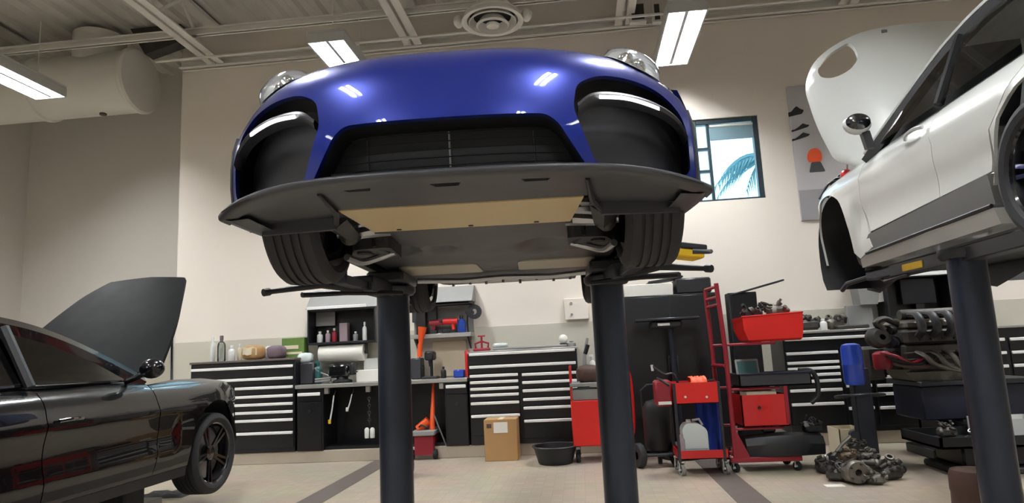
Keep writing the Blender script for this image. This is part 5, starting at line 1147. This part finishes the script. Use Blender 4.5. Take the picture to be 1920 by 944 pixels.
# ------------------------------------------------------------------ red tool cart behind the right lift post
Y0 = 7.9; x0, x1 = PY(1072, 790, Y0).x, PY(1122, 790, Y0).x; z1 = PY(1096, 752, Y0).z; zb2 = PY(1096, 838, Y0).z
t = thing('tool_trolley', 'red tool trolley with tubular red handle behind the lift post', 'trolley', ((x0+x1)/2, Y0+.2, 0)); xe = PY(1178, 790, Y0).x
MB().box(x0, xe, Y0, Y0+.45, zb2, z1, .01).build('cabinet_box', 'red_bright', t); MB().box(x0, xe, Y0-.005, Y0+.45, z1+.16, z1+.20, .006).build('upper_tray', 'skin_grey', t)
for x in (x0+.012, xe-.012):
    for y in (Y0+.012, Y0+.438): MB().box(x-.012, x+.012, y-.012, y+.012, z1, z1+.40, .003).build('corner_post', 'red', t)
MB().tube(spline([(xe, Y0+.05, zb2), (xe+.06, Y0+.03, .4), (xe+.06, Y0+.03, .9), (xe+.01, Y0+.03, 1.06), (xe-.06, Y0+.1, 1.08)], 6), .02, 8).build('push_handle', 'red', t)
for x in (x0+.05, xe-.05):
    for y in (Y0+.06, Y0+.39): caster(t, x, y, .05, zb2+.0, 'rubber', 'steel_dark', .2)
xm = (x0+x1)/2
lump('leather_pouch', 'brown leather pouch on top of the red tool trolley', 1103, 706, Y0+.2, (.14, .13, .10), 'brown', 'pouch', z1+.2, .1, seed=51)
t = thing('rag_box', 'grey rag box on the shelf of the red tool trolley', 'box', (xm+.02, Y0+.2, z1)); MB().box(xm-.13, xm+.17, Y0+.03, Y0+.35, z1, z1+.13, .01).build('carton', 'skin_grey', t); MB().box(xm-.06, xm+.08, Y0+.08, Y0+.28, z1+.13, z1+.145, .005).build('tissue', 'teal_liquid', t)
p = PY(1094, 640, Y0+.25); t = thing('blow_gun', 'grey air gun with black grip standing in the red tool trolley', 'tool', (p.x, Y0+.27, z1+.38)); zq = z1+.2
MB().tube([(p.x-.01, Y0+.36, zq), (p.x, Y0+.36, zq+.3), (p.x+.05, Y0+.36, zq+.52)], [.03, .022, .016], 8).build('barrel', 'skin_grey', t); MB().tube([(p.x+.01, Y0+.36, zq+.33), (p.x+.05, Y0+.35, zq+.44)], .026, 8).build('grip', 'black_plastic', t)
bottle('spray_bottle', 'white spray bottle standing in the red tool trolley', 1112, 665, 700, Y0+.39, .04, 'white_plastic', 'white_plastic', True, base=z1+.2)
# red floor jack / press behind the left post
p = PZ(800, 862, 0); t = thing('floor_jack', 'red floor jack with orange pump handle behind the lift post', 'jack', (p.x, p.y, 0)); x, y = p.x, p.y
MB().prism([(y-.05, .06), (y+.45, .06), (y+.45, .18), (y+.1, .34), (y-.05, .30)], x-.14, x+.10, 'yz').build('jack_frame', 'red_dark', t); MB().box(x-.17, x+.13, y-.1, y+.4, .30, .36, .01).build('top_plate', 'skin_grey', t)
MB().cyl((x-.12, y+.1, .36), (x+.02, y+.1, .47), .06, n=14).build('pump', 'orange', t); MB().tube([(x+.07, y+.05, .32), (x+.08, y+.08, .6), (x+.06, y+.25, .95)], [.035, .03, .014], 10).build('handle_socket', 'orange', t); MB().tube([(x+.06, y+.25, .93), (x+.05, y+.32, 1.02)], .011, 8).build('handle_bar', 'steel_dark', t)
for xx in (x-.18, x+.12):
    for yy in (y-.02, y+.4): MB().lathe([(.02, -.02), (.06, -.022), (.065, 0), (.06, .022), (.02, .02)], (xx, yy, .065), (1, 0, 0), 18).build('jack_wheel', 'rubber', t)
MB().tube([(x-.1, y+.05, .4), (x-.05, y-.05, .43), (x+.03, y-.03, .40)], .012, 6).build('valve_hose', 'black_plastic', t)
p2 = PY(836, 830, 8.25); b = MB().tube([(x+.10, y+.05, .55), (x+.30, y+.05, .012)], .010, 8); tag(b.build('pry_bar', 'alu'), 'thin steel bar leaning against the floor jack', 'bar')
p = PZ(782, 872, .1); t = thing('spare_tyre', 'small dark tyre standing beside the floor jack', 'tyre', (p.x-.1, p.y-.18, 0)); MB().lathe([(.05, -.035), (.13, -.045), (.15, -.02), (.15, .02), (.13, .045), (.05, .035)], (p.x-.06, p.y-.18, .15), (1, .5, 0), 26).build('tyre', 'rubber', t); MB().lathe([(0, -.02), (.05, -.02), (.06, 0), (.05, .02), (0, .02)], (p.x-.06, p.y-.18, .15), (1, .5, 0), 18).build('disc', 'cast_dark', t)
# ------------------------------------------------------------------ tall black cabinet and equipment
Y0 = 8.35; x0, x1 = PY(1168, 700, Y0).x, PY(1362, 700, Y0).x; z1 = PY(1265, 552, Y0).z; x1b = x1
t = thing('tall_cabinet', 'tall matt black steel cabinet behind the red carts', 'cabinet', ((x0+x1)/2, Y0+.4, 0)); MB().box(x0, x1, Y0+.02, WY-.03, .06, z1, .006).build('carcass', 'cab_body', t); xm = (x0+x1)/2
for a, c2 in ((x0+.01, xm-.003), (xm+.003, x1-.01)):
    d = MB().box(a, c2, Y0, Y0+.02, .1, z1-.02, .004).build('door', 'cab_black', t)
for s in (-1, 1): MB().box(xm+s*.05-.01, xm+s*.05+.01, Y0-.03, Y0, .95, 1.15, .004).build('door_pull', 'steel_dark', t)
for x in (x0+.05, x1-.05): MB().box(x-.03, x+.03, Y0+.05, WY-.1, 0, .07).build('plinth_foot', 'steel_dark', t)
def on(name, label, u0, v0, u1, v1, d, m, cat, yo=.05, **k):
    return carton(name, label, u0, v0, u1, v1, Y0+yo, d, m, cat=cat, base=z1, **k)
on('white_carton', 'long flat white carton on top of the tall black cabinet', 1170, 533, 1262, 556, .5, 'paper', 'box')
on('black_case', 'black equipment case on top of the tall black cabinet', 1266, 521, 1334, 552, .5, 'cab_body', 'case', ch=.02)
b = MB(); p, q = PY(1215, 532, Y0+.1), PY(1280, 520, Y0+.1); b.cbox(p.lerp(q, .5)+Vector((0, .15, .01)), ((q-p).length, .35, .025), .006, (0, -atan2(q.z-p.z, q.x-p.x), 0)); b.v = [(x, y, z) for x, y, z in b.v]; tag(b.build('metal_sheet', 'steel_dark'), 'dark flat metal sheet tilted on the black equipment case', 'panel')
x0b, x1b2 = PY(1366, 560, Y0).x, PY(1420, 560, Y0).x; z1b = PY(1395, 548, Y0).z; t = thing('tall_cabinet', 'narrow black steel cabinet beside the red rack uprights', 'cabinet', ((x0b+x1b2)/2, Y0+.4, 0)); MB().box(x0b, x1b2, Y0+.02, CF-.06, 0, z1b, .006).build('carcass', 'cab_body', t); MB().box(x0b+.01, x1b2-.01, Y0, Y0+.02, .05, z1b-.02, .004).build('door', 'cab_black', t)
a, c2 = PY(1372, 557, Y0), PY(1470, 529, Y0); b = MB(); b.cbox(a.lerp(c2, .5)+Vector((0, .13, .025)), ((c2-a).length, .3, .022), .006, (0, -atan2(c2.z-a.z, c2.x-a.x), 0)); tag(b.build('metal_sheet', 'steel_dark'), 'dark flat metal sheet propped up over the narrow black cabinet', 'panel')
# pedestal with tray in front of the black cabinet
p = PY(1250, 600, 8.05); t = thing('equipment_stand', 'black pedestal stand with flat tray before the tall black cabinet', 'stand', (p.x, 8.05, 0)); x = p.x; z = p.z
MB().box(x-.36, x+.36, 7.9, 8.2, z-.01, z+.02, .008).build('tray', 'steel_dark', t); MB().box(x-.2, x+.16, 7.96, 8.16, z-.10, z-.012, .02).build('bracket', 'black_plastic', t); MB().cyl((x+.06, 8.08, .05), (x+.04, 8.08, z-.08), .035, n=14).build('pole', 'post', t)
MB().lathe([(0, 0), (.24, 0), (.24, .02), (.08, .05), (0, .05)], (x+.06, 8.08, 0), n=28).build('foot', 'black_plastic', t); MB().box(x-.12, x+.02, 7.955, 7.96, z-.07, z-.04).build('edge_strip', 'handle', t)
# ------------------------------------------------------------------ right bench: goods on the cabinet, blue canister stand, engine, trays
ZR2 = tr[3]
parts('engine_casting', 'dark engine part at the end of the right drawer cabinet beside the red bin', PY(1518, 600, 8.85).x, 8.9, ZR2, .28, 61, 'cast_dark'); parts('engine_casting', 'grey green engine part on the right drawer cabinet', PY(1565, 595, 8.85).x, 8.9, ZR2, .28, 62, 'cast')
bottle('storage_jar', 'small white jar between the engine parts on the right drawer cabinet', 1545, 598, 614, 8.8, .04, 'white_plastic', 'white_plastic', base=ZR2, cat='jar')
b = MB().box(PY(1565, 615, 8.8).x, PY(1625, 615, 8.8).x, 8.7, 9.0, ZR2, ZR2+.05, .012); tag(b.build('parts_tray', 'cast_dark'), 'flat dark tray on the right drawer cabinet', 'tray')
x0, x1, z0, z1 = rect(1590, 572, 1638, 610, 9.0); t = thing('display_board', 'pale grey upright panel at the back of the right drawer cabinet', 'panel', ((x0+x1)/2, 9.05, ZR2)); MB().box(x0, x1, 9.02, 9.1, ZR2, z1, .006).build('board', 'skin_grey', t)
x0, x1, z0, z1 = rect(1607, 524, 1662, 571, 8.95); t = thing('waste_bin', 'tapered grey towel dispenser on the wall', 'dispenser', ((x0+x1)/2, 9.05, z0)); MB().prism([(x0+.03, z0), (x1-.12, z0), (x1-.05, z1), (x0, z1)], 8.95, WY-.002).build('body', 'skin_grey', t); MB().prism([(x1-.12, z0+.02), (x1-.02, z0+.03), (x1, z1), (x1-.05, z1)], 8.97, WY-.002).build('side_panel', 'paper', t)
x0, x1, z0, z1 = rect(1662, 516, 1786, 592, 8.88); t = thing('overhead_cabinet', 'black overhead cabinet with lit edge holding a dark screen', 'cabinet', ((x0+x1)/2, 9.0, z0))
MB().box(x0, x1, WY-.03, WY-.003, z0, z1).build('back_board', 'cab_black', t)
for a, c2 in ((x0, x0+.02), (x1-.02, x1)): MB().box(a, c2, 8.88, WY-.03, z0, z1, .003).build('side_board', 'cab_body', t)
MB().box(x0, x1, 8.88, WY-.03, z0-.02, z0+.01).build('bottom_board', 'cab_body', t); MB().box(x0, x1, 8.88, WY-.03, z1-.02, z1+.01).build('top_board', 'cab_body', t); MB().box(x0, x1, 8.86, 8.88, z1-.01, z1+.025, .003).build('edge_strip', 'handle', t); MB().prism([(8.87, z1+.012), (WY-.003, z1+.012), (WY-.003, z1+.3), (WY-.1, z1+.3)], x0-.01, x1, 'yz').build('sloped_hood', 'skin_grey', t, smooth=False)
sx0, sx1, sz0, sz1 = rect(1690, 522, 1755, 570, 9.05); t = thing('monitor', 'dark flat screen inside the overhead cabinet', 'screen', ((sx0+sx1)/2, 9.08, z0+.01)); MB().box(sx0, sx1, 9.06, 9.09, sz0, sz1, .006).build('bezel', 'black_plastic', t); MB().box(sx0+.015, sx1-.015, 9.056, 9.06, sz0+.015, sz1-.015).build('display', 'screen', t, smooth=False); MB().box((sx0+sx1)/2-.05, (sx0+sx1)/2+.05, 9.06, 9.1, z0+.01, sz0).build('stand', 'black_plastic', t)
# blue canister on its column
p = PZ(1632, 872, 0); Yp = p.y; t = thing('canister_stand', 'dark square column stand with round tray by the metal parts heap', 'stand', (p.x, Yp, 0)); x = p.x
zt = PY(1622, 690, Yp).z; MB().box(x-.085, x+.085, Yp-.05, Yp+.08, .03, zt, .01).build('column', 'post', t); MB().box(x-.16, x+.09, Yp-.18, Yp+.22, 0, .035, .01).build('base_plate', 'steel_dark', t)
zr = PY(1608, 742, Yp).z; rc = PY(1608, 742, Yp); MB().lathe([(.225+.014*cos(2*pi*i/8), .014*sin(2*pi*i/8)) for i in range(8)], (rc.x, Yp-.05, zr), (0, .12, 1), 36, closed=True).build('ring_tray', 'steel_dark', t)
for s in (-1, 1): MB().tube([(x, Yp-.03, zr-.01), (rc.x-.1, Yp-.05+s*.18, zr)], .010, 6).build('ring_arm', 'steel_dark', t)
p = PY(1597, 682, Yp-.08); zc0, zc1 = PY(1597, 722, Yp-.08).z, PY(1597, 644, Yp-.08).z; rr = .098; h = zc1-zc0
t2 = thing('blue_canister', 'blue plastic canister mounted on the dark column stand', 'canister', (p.x, Yp-.1, zc0)); MB().lathe([(0, 0), (rr*.85, 0), (rr, .03), (rr, h*.45), (rr*1.03, h*.47), (rr*1.03, h*.5), (rr, h*.52), (rr, h-.05), (rr*.85, h-.015), (rr*.4, h), (0, h)], (p.x, Yp-.1, zc0), n=28).build('bowl', 'blue_plastic', t2); MB().cyl((p.x, Yp-.1, zc0-.03), (p.x, Yp-.1, zc0), .02, n=10).build('drain', 'black_plastic', t2); MB().box(p.x-.02, x-.05, Yp-.07, Yp-.02, zc0+.05, zc0+.12, .006).build('mount', 'steel_dark', t2)
# engine lowered on a lift table under the white car
EX, EY = PY(1725, 650, 7.4).x, 7.42; ez0, ez1 = PY(1745, 715, 7.4).z, PY(1745, 578, 7.4).z; HX = .42
t = thing('lift_table', 'dark lift table carrying the removed engine', 'table', (EX+.15, EY+.2, 0)); MB().box(EX-.04, EX+1.0, EY+.0, EY+.65, ez0-.40, ez0-.05, .015).build('skirt', 'navy', t)
MB().box(EX-.08, EX+1.05, EY-.1, EY+.7, ez0-.05, ez0-.0, .01).build('deck', 'steel_dark', t); MB().box(EX-.0, EX+.95, EY+.0, EY+.6, 0, .1, .01).build('base', 'steel_dark', t)
for s in (-1, 1):
    for yy in (EY+.06, EY+.55): MB().tube([(EX+.48-s*.36, yy, .1), (EX+.48+s*.36, yy, ez0-.34)], .025, 6).build('scissor_arm', 'steel_dark', t)
class EMB(MB):
    def build(s, name, m, parent=None, **k):
        s.v = [(EX+(x-EX)*1.32, EY+(y-EY)*1.2, z) for x, y, z in s.v]; return MB.build(s, name, m, parent, **k)
def eng():
    S=1.32
    t = thing('engine', 'removed grey engine with manifold and red hoses on the lift table', 'engine', (EX+.1, EY+.2, ez0)); h = ez1-ez0; random.seed(77)
    EMB().box(EX-.12, EX+.50, EY+.02, EY+.50, ez0+h*.12, ez0+h*.52, .03).build('block', 'cast_dark', t); EMB().prism([(EX-.05, ez0), (EX+.42, ez0), (EX+.50, ez0+h*.16), (EX-.12, ez0+h*.16)], EY+.06, EY+.45).build('oil_pan', 'cast', t)
    for s in (0, 1):
        EMB().box(EX-.10, EX+.50, EY+.0+.28*s, EY+.22+.28*s, ez0+h*.50, ez0+h*.72, .03).build('cylinder_head', 'cast_dark', t); EMB().box(EX-.08, EX+.48, EY+.02+.28*s, EY+.20+.28*s, ez0+h*.72, ez0+h*.84, .025).build('cam_cover', 'cast', t)
    for k in range(5): EMB().tube(spline([(EX+.0+.11*k, EY-.02, ez0+h*.62), (EX+.0+.11*k, EY-.10, ez0+h*.72), (EX+.0+.11*k, EY-.05, ez0+h*.90), (EX+.0+.11*k, EY+.12, ez0+h*.93)], 4), .032, 9).build('intake_runner', 'dark_plastic', t)
    EMB().lathe([(0, 0), (.05, 0), (.055, .02), (.055, .56), (.04, .6), (0, .6)], (EX-.06, EY+.14, ez0+h*.93), (1, 0, 0), 16).build('plenum', 'cast_dark', t)
    for (dx, dz, r) in ((-.16, .30, .09), (-.17, .55, .065), (-.16, .72, .05)): EMB().lathe([(0, 0), (r, 0), (r, .015), (r*.9, .02), (r*.9, .035), (r, .04), (r, .055), (0, .055)], (EX-.13, EY+.15+dx*.1, ez0+h*dz), (-1, -.5, 0), 22).build('pulley', 'steel_dark', t)
    for k in range(5): EMB().tube(spline([(EX-.02+.1*k, EY+.01, ez0+h*.40), (EX+.0+.1*k, EY-.09, ez0+h*.34), (EX+.06+.08*k, EY-.11, ez0+h*.22), (EX+.25+.02*k, EY-.08, ez0+h*.12)], 4), .022, 8).build('exhaust_runner', 'cast', t)
    for k in range(6): EMB().cyl((EX+.02+.085*k, EY+.0, ez0+h*.57), (EX+.02+.085*k, EY-.02, ez0+h*.57), .014, n=8).build('bolt', 'black_plastic', t)
    b = EMB(); c = Vector((EX-.26, EY+.1, ez0+h*.62)); b.lathe([(.02, -.04), (.09, -.05), (.11, -.02), (.11, .02), (.08, .05), (.03, .05)], c, (.4, -1, .2), 22); b.tube(spline([c+Vector((.05, 0, .08)), c+Vector((.0, 0, .16)), c+Vector((.08, .03, .2)), c+Vector((.2, .05, .12))], 4), .03, 9); b.build('turbocharger', 'cast_dark', t)
    EMB().lathe([(0, 0), (.06, 0), (.07, .03), (.07, .16), (.04, .19), (0, .19)], (EX-.27, EY+.05, ez0+h*.18), (0, 0, 1), 18).build('oil_filter', 'red_dark', t)
    for k in range(3): EMB().tube(spline([(EX-.30+.05*k, EY-.02, ez0+h*(.42-.05*k)), (EX-.22, EY-.10, ez0+h*(.36-.06*k)), (EX-.10+.05*k, EY-.06, ez0+h*(.26-.03*k)), (EX+.0+.06*k, EY-.02, ez0+h*.3)], 5), .016, 8).build('coolant_hose', ('red_dark', 'black_plastic', 'brown')[k], t)
    EMB().cbox((EX+.36, EY-.06, ez0+h*.30), (.16, .1, .1), .02, (0, 0, .2)).build('starter_motor', 'alu', t)
    EMB().box(EX-.34, EX-.18, EY+.2, EY+.45, ez0+h*.02, ez0+h*.5, .03).build('gearbox_flange', 'cast_dark', t)
    for k in range(3): EMB().box(EX-.12, EX+.5, EY-.004, EY+.02, ez0+h*(.20+.09*k), ez0+h*(.225+.09*k), .004).build('casting_rib', 'cast', t)
eng()
# low black parts tray table on the floor
a = PZ(1655, 868, 0); Yt = 6.5; tx0 = 3.13; zt = PY(1720, 812, 6.9).z
t = thing('parts_table', 'low black table tray holding scattered parts under the white car', 'table', (tx0+.6, Yt+.4, 0)); b = MB(); tray(b, tx0, tx0+1.3, Yt+.0, Yt+.75, zt-.10, zt, .02); b.build('tray', 'black_plastic', t)
MB().box(tx0+.25, tx0+1.15, Yt+.15, Yt+.65, .06, zt-.10, .02).build('pedestal', 'cab_black', t); MB().box(tx0+.15, tx0+1.25, Yt+.08, Yt+.7, .0, .06, .015).build('base', 'steel_dark', t)
for k in range(4): 
    yy = Yt+.08+.15*k; parts('loose_part', ['dark bracket lying in the low black tray near its front edge', 'pale pump part lying in the low black tray', 'dark housing lying in the middle of the low black tray', 'small casting at the back of the low black tray'][k], tx0+.35+.13*(k % 3), yy+.05, zt-.08, .13+.02*k, 80+k, ('cast_dark', 'alu', 'steel_dark', 'cast')[k], 4)
t = thing('white_tub', 'pale plastic tub at the far side of the low black tray', 'tub', (tx0+.88, Yt+.55, zt-.08)); b = MB(); tray(b, tx0+.62, tx0+1.15, Yt+.36, Yt+.72, zt-.08, zt+.10, .01); b.build('tub_body', 'white_plastic', t)
# heap of suspension parts on the floor
hp = [(1575, 905, .17, 'cast_dark', 'dark hub carrier at the edge of the metal heap nearest the rack'), (1612, 908, .24, 'cast', 'large grey steering knuckle with round bore in the metal heap'), (1655, 898, .2, 'cast', 'grey gearbox flange in the metal heap'), (1590, 885, .20, 'cast', 'pale bracketed casting at the back of the metal heap'), (1636, 893, .18, 'cast_dark', 'brown grey differential part in the metal heap'), (1678, 902, .18, 'cast_dark', 'dark casting at the outer end of the metal heap'), (1556, 890, .18, 'cast_dark', 'dark caliper beside the rack caster in the metal heap'), (1648, 912, .14, 'cast', 'small pale casting in front of the metal heap')]
for k, (u, v, s, m, l) in enumerate(hp):
    p = PZ(u, v, 0); parts('suspension_part', l, p.x, p.y+.06, 0, s*1.22, 100+k, m, 11)
for k, (u, v, z, s, m, l) in enumerate(((1600, 896, .13, .17, 'cast_warm', 'rust brown casting lying on top of the metal heap'), (1640, 894, .12, .16, 'cast', 'pale pipe casting lying on top of the metal heap'), (1570, 892, .10, .15, 'alu', 'silver bracket lying on top of the metal heap'), (1618, 880, .15, .16, 'cast_dark', 'dark carrier lying highest on the metal heap'))):
    p = PZ(u, v, 0); parts('suspension_part', l, p.x, p.y+.08, z, s, 130+k, m, 10)
p = PZ(1612, 908, 0); t = thing('wheel_hub', 'round wheel hub facing out of the metal heap', 'hub', (p.x-.02, p.y-.08, 0)); MB().lathe([(.03, 0), (.09, 0), (.10, .02), (.10, .05), (.07, .06), (.065, .11), (.03, .11)], (p.x-.03, p.y-.09, .11), (-.1, 1, .05), 24, closed=True).build('hub_ring', 'cast', t)
for k in range(5): MB().cyl((p.x-.03+.075*cos(k*1.257), p.y-.09, .11+.075*sin(k*1.257)), (p.x-.03+.075*cos(k*1.257), p.y-.12, .11+.075*sin(k*1.257)), .008, n=8).build('wheel_stud', 'steel_dark', t)
for k, (ua, va, ub, vb, l) in enumerate(((1560, 860, 1600, 815, 'bare control arm sticking up from the metal heap'), (1585, 850, 1640, 870, 'pale control arm lying across the metal heap'), (1640, 870, 1690, 880, 'short axle shaft on the metal heap'))):
    p = PZ(ua, 895, 0); y = p.y+.10; a = PY(ua, va, y); c2 = PY(ub, vb, y); t = thing('suspension_link', l, 'part', tuple(a)); MB().tube([a, a.lerp(c2, .5)+Vector((0, 0, .02)), c2], [.022, .016, .022], 8).build('arm', 'cast', t); MB().cyl(c2+Vector((0, -.03, 0)), c2+Vector((0, .03, 0)), .035, n=14).build('bushing', 'rubber', t); MB().cyl(a+Vector((0, -.03, 0)), a+Vector((0, .03, 0)), .03, n=14).build('end_bushing', 'steel_dark', t)
p = PZ(1560, 912, 0); b = MB().box(p.x-.06, p.x+.10, p.y-.05, p.y+.05, 0, .004); tag(b.build('paper_sheet', 'paper'), 'small white paper on the floor before the metal heap', 'paper')
x0, x1, z0, z1 = rect(1575, 805, 1622, 845, 7.6); t = thing('cardboard_box', 'open cardboard box behind the metal heap', 'box', ((x0+x1)/2, 7.7, 0)); b = MB(); tray(b, x0, x1, 7.6, 7.95, 0, z1, .008); b.build('carton', 'pegboard', t)
# brown mat at the edge
p = PZ(1800, 930, .1); t = thing('oil_drum', 'brown rounded drum on the floor beside the lift post', 'drum', (p.x+.12, p.y, 0)); MB().lathe([(0, 0), (.15, 0), (.17, .02), (.165, .12), (.17, .14), (.165, .25), (.15, .28), (0, .28)], (p.x+.12, p.y, 0), n=28).build('shell', 'brown', t)
